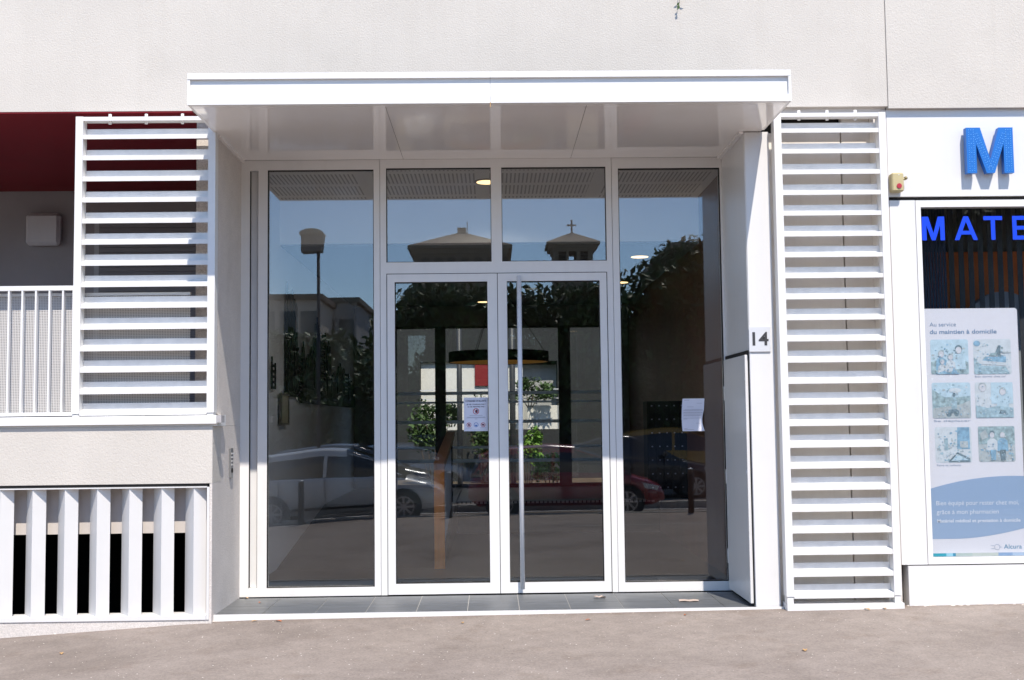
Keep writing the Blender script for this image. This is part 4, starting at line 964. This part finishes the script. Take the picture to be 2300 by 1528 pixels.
# hedge closing the view under the crowns
hd = MB(); rnd = random.Random(9)
hd = leaf_cloud((4, -24, 1.5), (14, .8, 2.3), 24000, .19, 31, lumps=110)
o = hd.build('hedge', plantg); tag(o, 'long dark hedge under the trees across the street', 'hedge')
fw = thing('garden_wall', 'low rendered wall behind the parked cars across the street', 'wall', (0, -25.2, 0)); B(-16, 16, -25.4, -25.2, -1, 2.3).build('wall_face', mat('garden_wall', (.16, .15, .13), .9), fw); B(-16, 16, -25.45, -25.15, 2.301, 2.38).build('coping', curb, fw)

# ------------------------------------------------------------------ church
ch = thing('church', 'stone church with a wide low pyramid roof, mirrored in the left transom', 'church', (-2.6, -92, -.3))
B(-6.75, 1.45, -98, -90, -1, 16.3).build('nave_wall', stonec, ch)
B(-6.95, 1.65, -98.2, -89.8, 16.3, 16.75).build('cornice', stonec, ch); B(-7.25, 1.95, -98.5, -89.5, 16.752, 17.05).build('cornice', stonec, ch)
mb = MB(); c = (-2.6, -94, 18.35)
b4 = [(-7.25, -89.5, 17.052), (1.95, -89.5, 17.052), (1.95, -98.5, 17.052), (-7.25, -98.5, 17.052)]
tp = [(-3.0, -93.6, 18.75), (-2.2, -93.6, 18.75), (-2.2, -94.4, 18.75), (-3.0, -94.4, 18.75)]
for i in range(4): mb.face([b4[i], b4[(i+1) % 4], tp[(i+1) % 4], tp[i]])
mb.face(tp); mb.build('roof', tiler, ch)
B(-3.0, -2.2, -94.4, -93.6, 18.752, 19.25).build('roof_lantern', stonec, ch)
MB().cyl((-2.1, -94, 18.6), (-2.1, -94, 19.9), .04, n=6).build('lightning_rod', darkfr, ch)
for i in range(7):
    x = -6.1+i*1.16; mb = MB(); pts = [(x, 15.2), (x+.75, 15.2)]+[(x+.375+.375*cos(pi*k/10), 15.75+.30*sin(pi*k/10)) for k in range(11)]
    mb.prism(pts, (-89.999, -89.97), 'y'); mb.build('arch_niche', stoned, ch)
bt = thing('bell_tower', 'square bell tower topped by a cross, mirrored in the right transom', 'tower', (6.6, -82, -.3))
mb = MB(); mb.box(5.05, 8.15, -83, -80, -1, 13.2)
for a, b_ in ((5.05, 5.45), (6.05, 6.25), (6.85, 7.15), (7.75, 8.15)): mb.box(a, b_, -83, -80, 13.2, 15.0)
mb.build('tower_wall', stonec, bt)
mb = MB()
for a, b_ in ((5.45, 6.05), (7.15, 7.75)):
    for k in range(6): mb.prism([(-80.3, 13.25+.29*k), (-80.0, 13.22+.29*k), (-80.0, 13.26+.29*k), (-80.3, 13.42+.29*k)], (a, b_), 'x')
    mb.box(a, b_, -81.4, -81.3, 13.2, 15.0)
mb.build('belfry_louvre', stoned, bt)
for i, (e, z0_, z1_) in enumerate(((.12, 15.0, 15.25), (.35, 15.252, 15.5), (.55, 15.502, 15.72))): B(5.05-e, 8.15+e, -83-e, -80+e, z0_, z1_).build('cornice', stonec, bt)
mb = MB(); q4 = [(4.5, -79.45, 15.722), (8.7, -79.45, 15.722), (8.7, -83.55, 15.722), (4.5, -83.55, 15.722)]; ap = (6.6, -81.5, 16.75)
for i in range(4): mb.face([q4[i], q4[(i+1) % 4], ap])
mb.face(q4); mb.build('roof', tiler, bt)
B(6.53, 6.67, -81.57, -81.43, 16.6, 17.75).box(6.22, 6.98, -81.56, -81.44, 17.25, 17.38).build('cross', darkfr, bt)

def block(name, lab, x0, x1, y0, y1, H_, m, rows_, cols):
    t = thing(name, lab, 'building', ((x0+x1)/2, (y0+y1)/2, -.4), 'buildings across the street')
    B(x0, x1, y0, y1, -1, H_).build('wall', m, t); B(x0-.25, x1+.25, y0-.25, y1+.25, H_+.002, H_+.35).build('roof', tiler if m is bldg else stonec, t)
    for r in range(rows_):
        for c in range(cols):
            xx = x0+(x1-x0)*(c+.5)/cols; zz = 1.2+r*2.9
            w = B(xx-.5, xx+.5, y1-.02, y1+.03, zz, zz+1.5).build('window', winm, t)
block('apartment_block', 'beige block with tiled roof, mirrored at the left above the hedge', -14.5, -10.6, -72, -60, 9.2, bldg, 3, 3)
block('apartment_block', 'grey stepped block right of the beige one, behind the street lamp', -11.6, -9.0, -80, -66, 9.6, bldg2, 3, 2)
block('apartment_block', 'pale block behind the tallest tree at the right', 11.5, 20, -75, -60, 12.2, bldg2, 4, 5)
block('apartment_block', 'far beige block further left out of the mirrored view', -32, -19, -70, -58, 11, bldg, 3, 6)

# ------------------------------------------------------------------ litter, leaves, crumbs
random.seed(4)
lv = [(-2.05, .62, .049, 'orange dry leaf on the slate threshold by the left reveal'), (-2.22, .88, .049, 'small brown dry leaf in the left corner under the frame'),
      (-1.95, -.10, None, 'dry leaf on the pavement below the left end of the nosing'), (-1.75, -.13, None, 'rusty leaf fragment on the pavement left of centre'), (-.25, -.35, None, 'tan leaf on the pavement before the door joint'),
      (.75, -.35, None, 'reddish leaf on the pavement before the right door'), (1.55, -.22, None, 'small red leaf on the pavement before the right side light'), (2.15, -1.60, None, 'pale curled leaf out on the open pavement'),
      (3.05, -.16, None, 'dry leaf under the tall louvre'), (3.2, -.14, None, 'second dry leaf close under the tall louvre end'), (-3.2, -.95, None, 'light leaf bit on the pavement before the fin grille')]
for i, (x, y, z, lab) in enumerate(lv):
    z = (g(x, y) if z is None else z)+.004; a = random.uniform(0, 6.28); s = random.uniform(.02, .035); mb = MB()
    r_ = []
    for j in range(7):
        u = -1+2*j/6; w = .45*(1-u*u)**.6+.02
        r_.append([(x+s*(u*cos(a)-v*w*sin(a)), y+s*(u*sin(a)+v*w*cos(a)), z+s*.35*abs(v)*w+s*.15*(1-u*u)) for v in (-1, -.5, 0, .5, 1)])
    o = mb.sheet(r_).build('fallen_leaf', leafr if i in (0, 3, 5, 6) else leafd); tag(o, lab, 'leaf', 'dry leaves on the ground')
for i, (x, y, z, w, lab) in enumerate(((.93, .60, .05, .05, 'crumpled tan paper scrap on the threshold below the door edge'), (1.68, .38, .05, .085, 'flat torn paper scrap on the threshold under the right side light'))):
    mb = MB(); r_ = []
    for j in range(5): r_.append([(x+w*(v+random.uniform(-.1,.1)), y+w*1.1*(-1+j/2)*.5+random.uniform(-.004,.004), z+.004+random.uniform(0, .02 if i == 0 else .006)) for v in (-1, -.5, 0, .5, 1)])
    o = mb.sheet(r_).build('paper_scrap', scrap); tag(o, lab, 'scrap')
# rough mortar edge where the pavement meets the plinth at the left: one loose scatter
mb = MB()
for i in range(520):
    x = random.uniform(-5.5, -2.3) if i < 420 else random.uniform(2.5, 5); y = -.0-abs(random.gauss(0, .03)); z = g(x, y)+.001; s = random.uniform(.004, .016)
    a = random.random()*6; pts = [(x+s*1.8*cos(a+k*1.256)*random.uniform(.7, 1.3), y+s*.8*sin(a+k*1.256), z) for k in range(5)]
    top = (x, y, z+s*.6)
    for k in range(5): mb.face([pts[k], pts[(k+1) % 5], top])
o = mb.build('mortar_crumbs', crumb, kind='stuff'); 
mb = MB()
for i in range(700):
    x = random.uniform(-4, 5); y = random.uniform(-2.6, -.05); z = g(x, y)+.0015; s = random.uniform(.002, .006)
    pts = [(x+s*cos(k*1.57+.5)*random.uniform(.6, 1.5), y+s*sin(k*1.57+.5), z) for k in range(4)]; top = (x, y, z+s*.5)
    for k in range(4): mb.face([pts[k], pts[(k+1) % 4], top])
mb.build('grit', crumb, kind='stuff')
# trailing twig over the upper wall
tw = thing('trailing_twig', 'thin green leafy twig hanging down the upper wall above the canopy', 'plant', (1.63, -.03, 9.0))
mb = MB(); mb.tube([(1.66, .02, 9.01), (1.66, -.075, 8.98), (1.64, -.075, 7), (1.65, -.08, 5.6), (1.63, -.085, 5.14)], .004, 6, .002); mb.build('stem', bark, tw)
mb = MB(); rnd = random.Random(2)
def twleaf(p, d, s):
    d = Vector(d).normalized(); n_ = Vector((d.z, 0, -d.x)); p = Vector(p)
    mb.face([p, p+d*s*.5+n_*s*.22+Vector((0, -.006, 0)), p+d*s, p+d*s*.5-n_*s*.22+Vector((0, -.006, 0))])
for p, d, s in (((1.635, -.085, 5.16), (-.6, 0, -.8), .045), ((1.63, -.087, 5.14), (-.25, 0, -1), .055), ((1.64, -.085, 5.20), (.9, 0, -.35), .05), ((1.638, -.085, 5.22), (-.8, 0, -.6), .05)): twleaf(p, d, s)
z = 5.3
while z < 8.9: twleaf((1.645, -.082, z), (rnd.choice((-1, 1)), 0, -.6), rnd.uniform(.05, .09)); z += rnd.uniform(.06, .12)
mb.build('leaves', plantg, tw)

# tidy helper properties; name empties' single children properly
for o in bpy.data.objects:
    if '_o' in o: del o['_o']
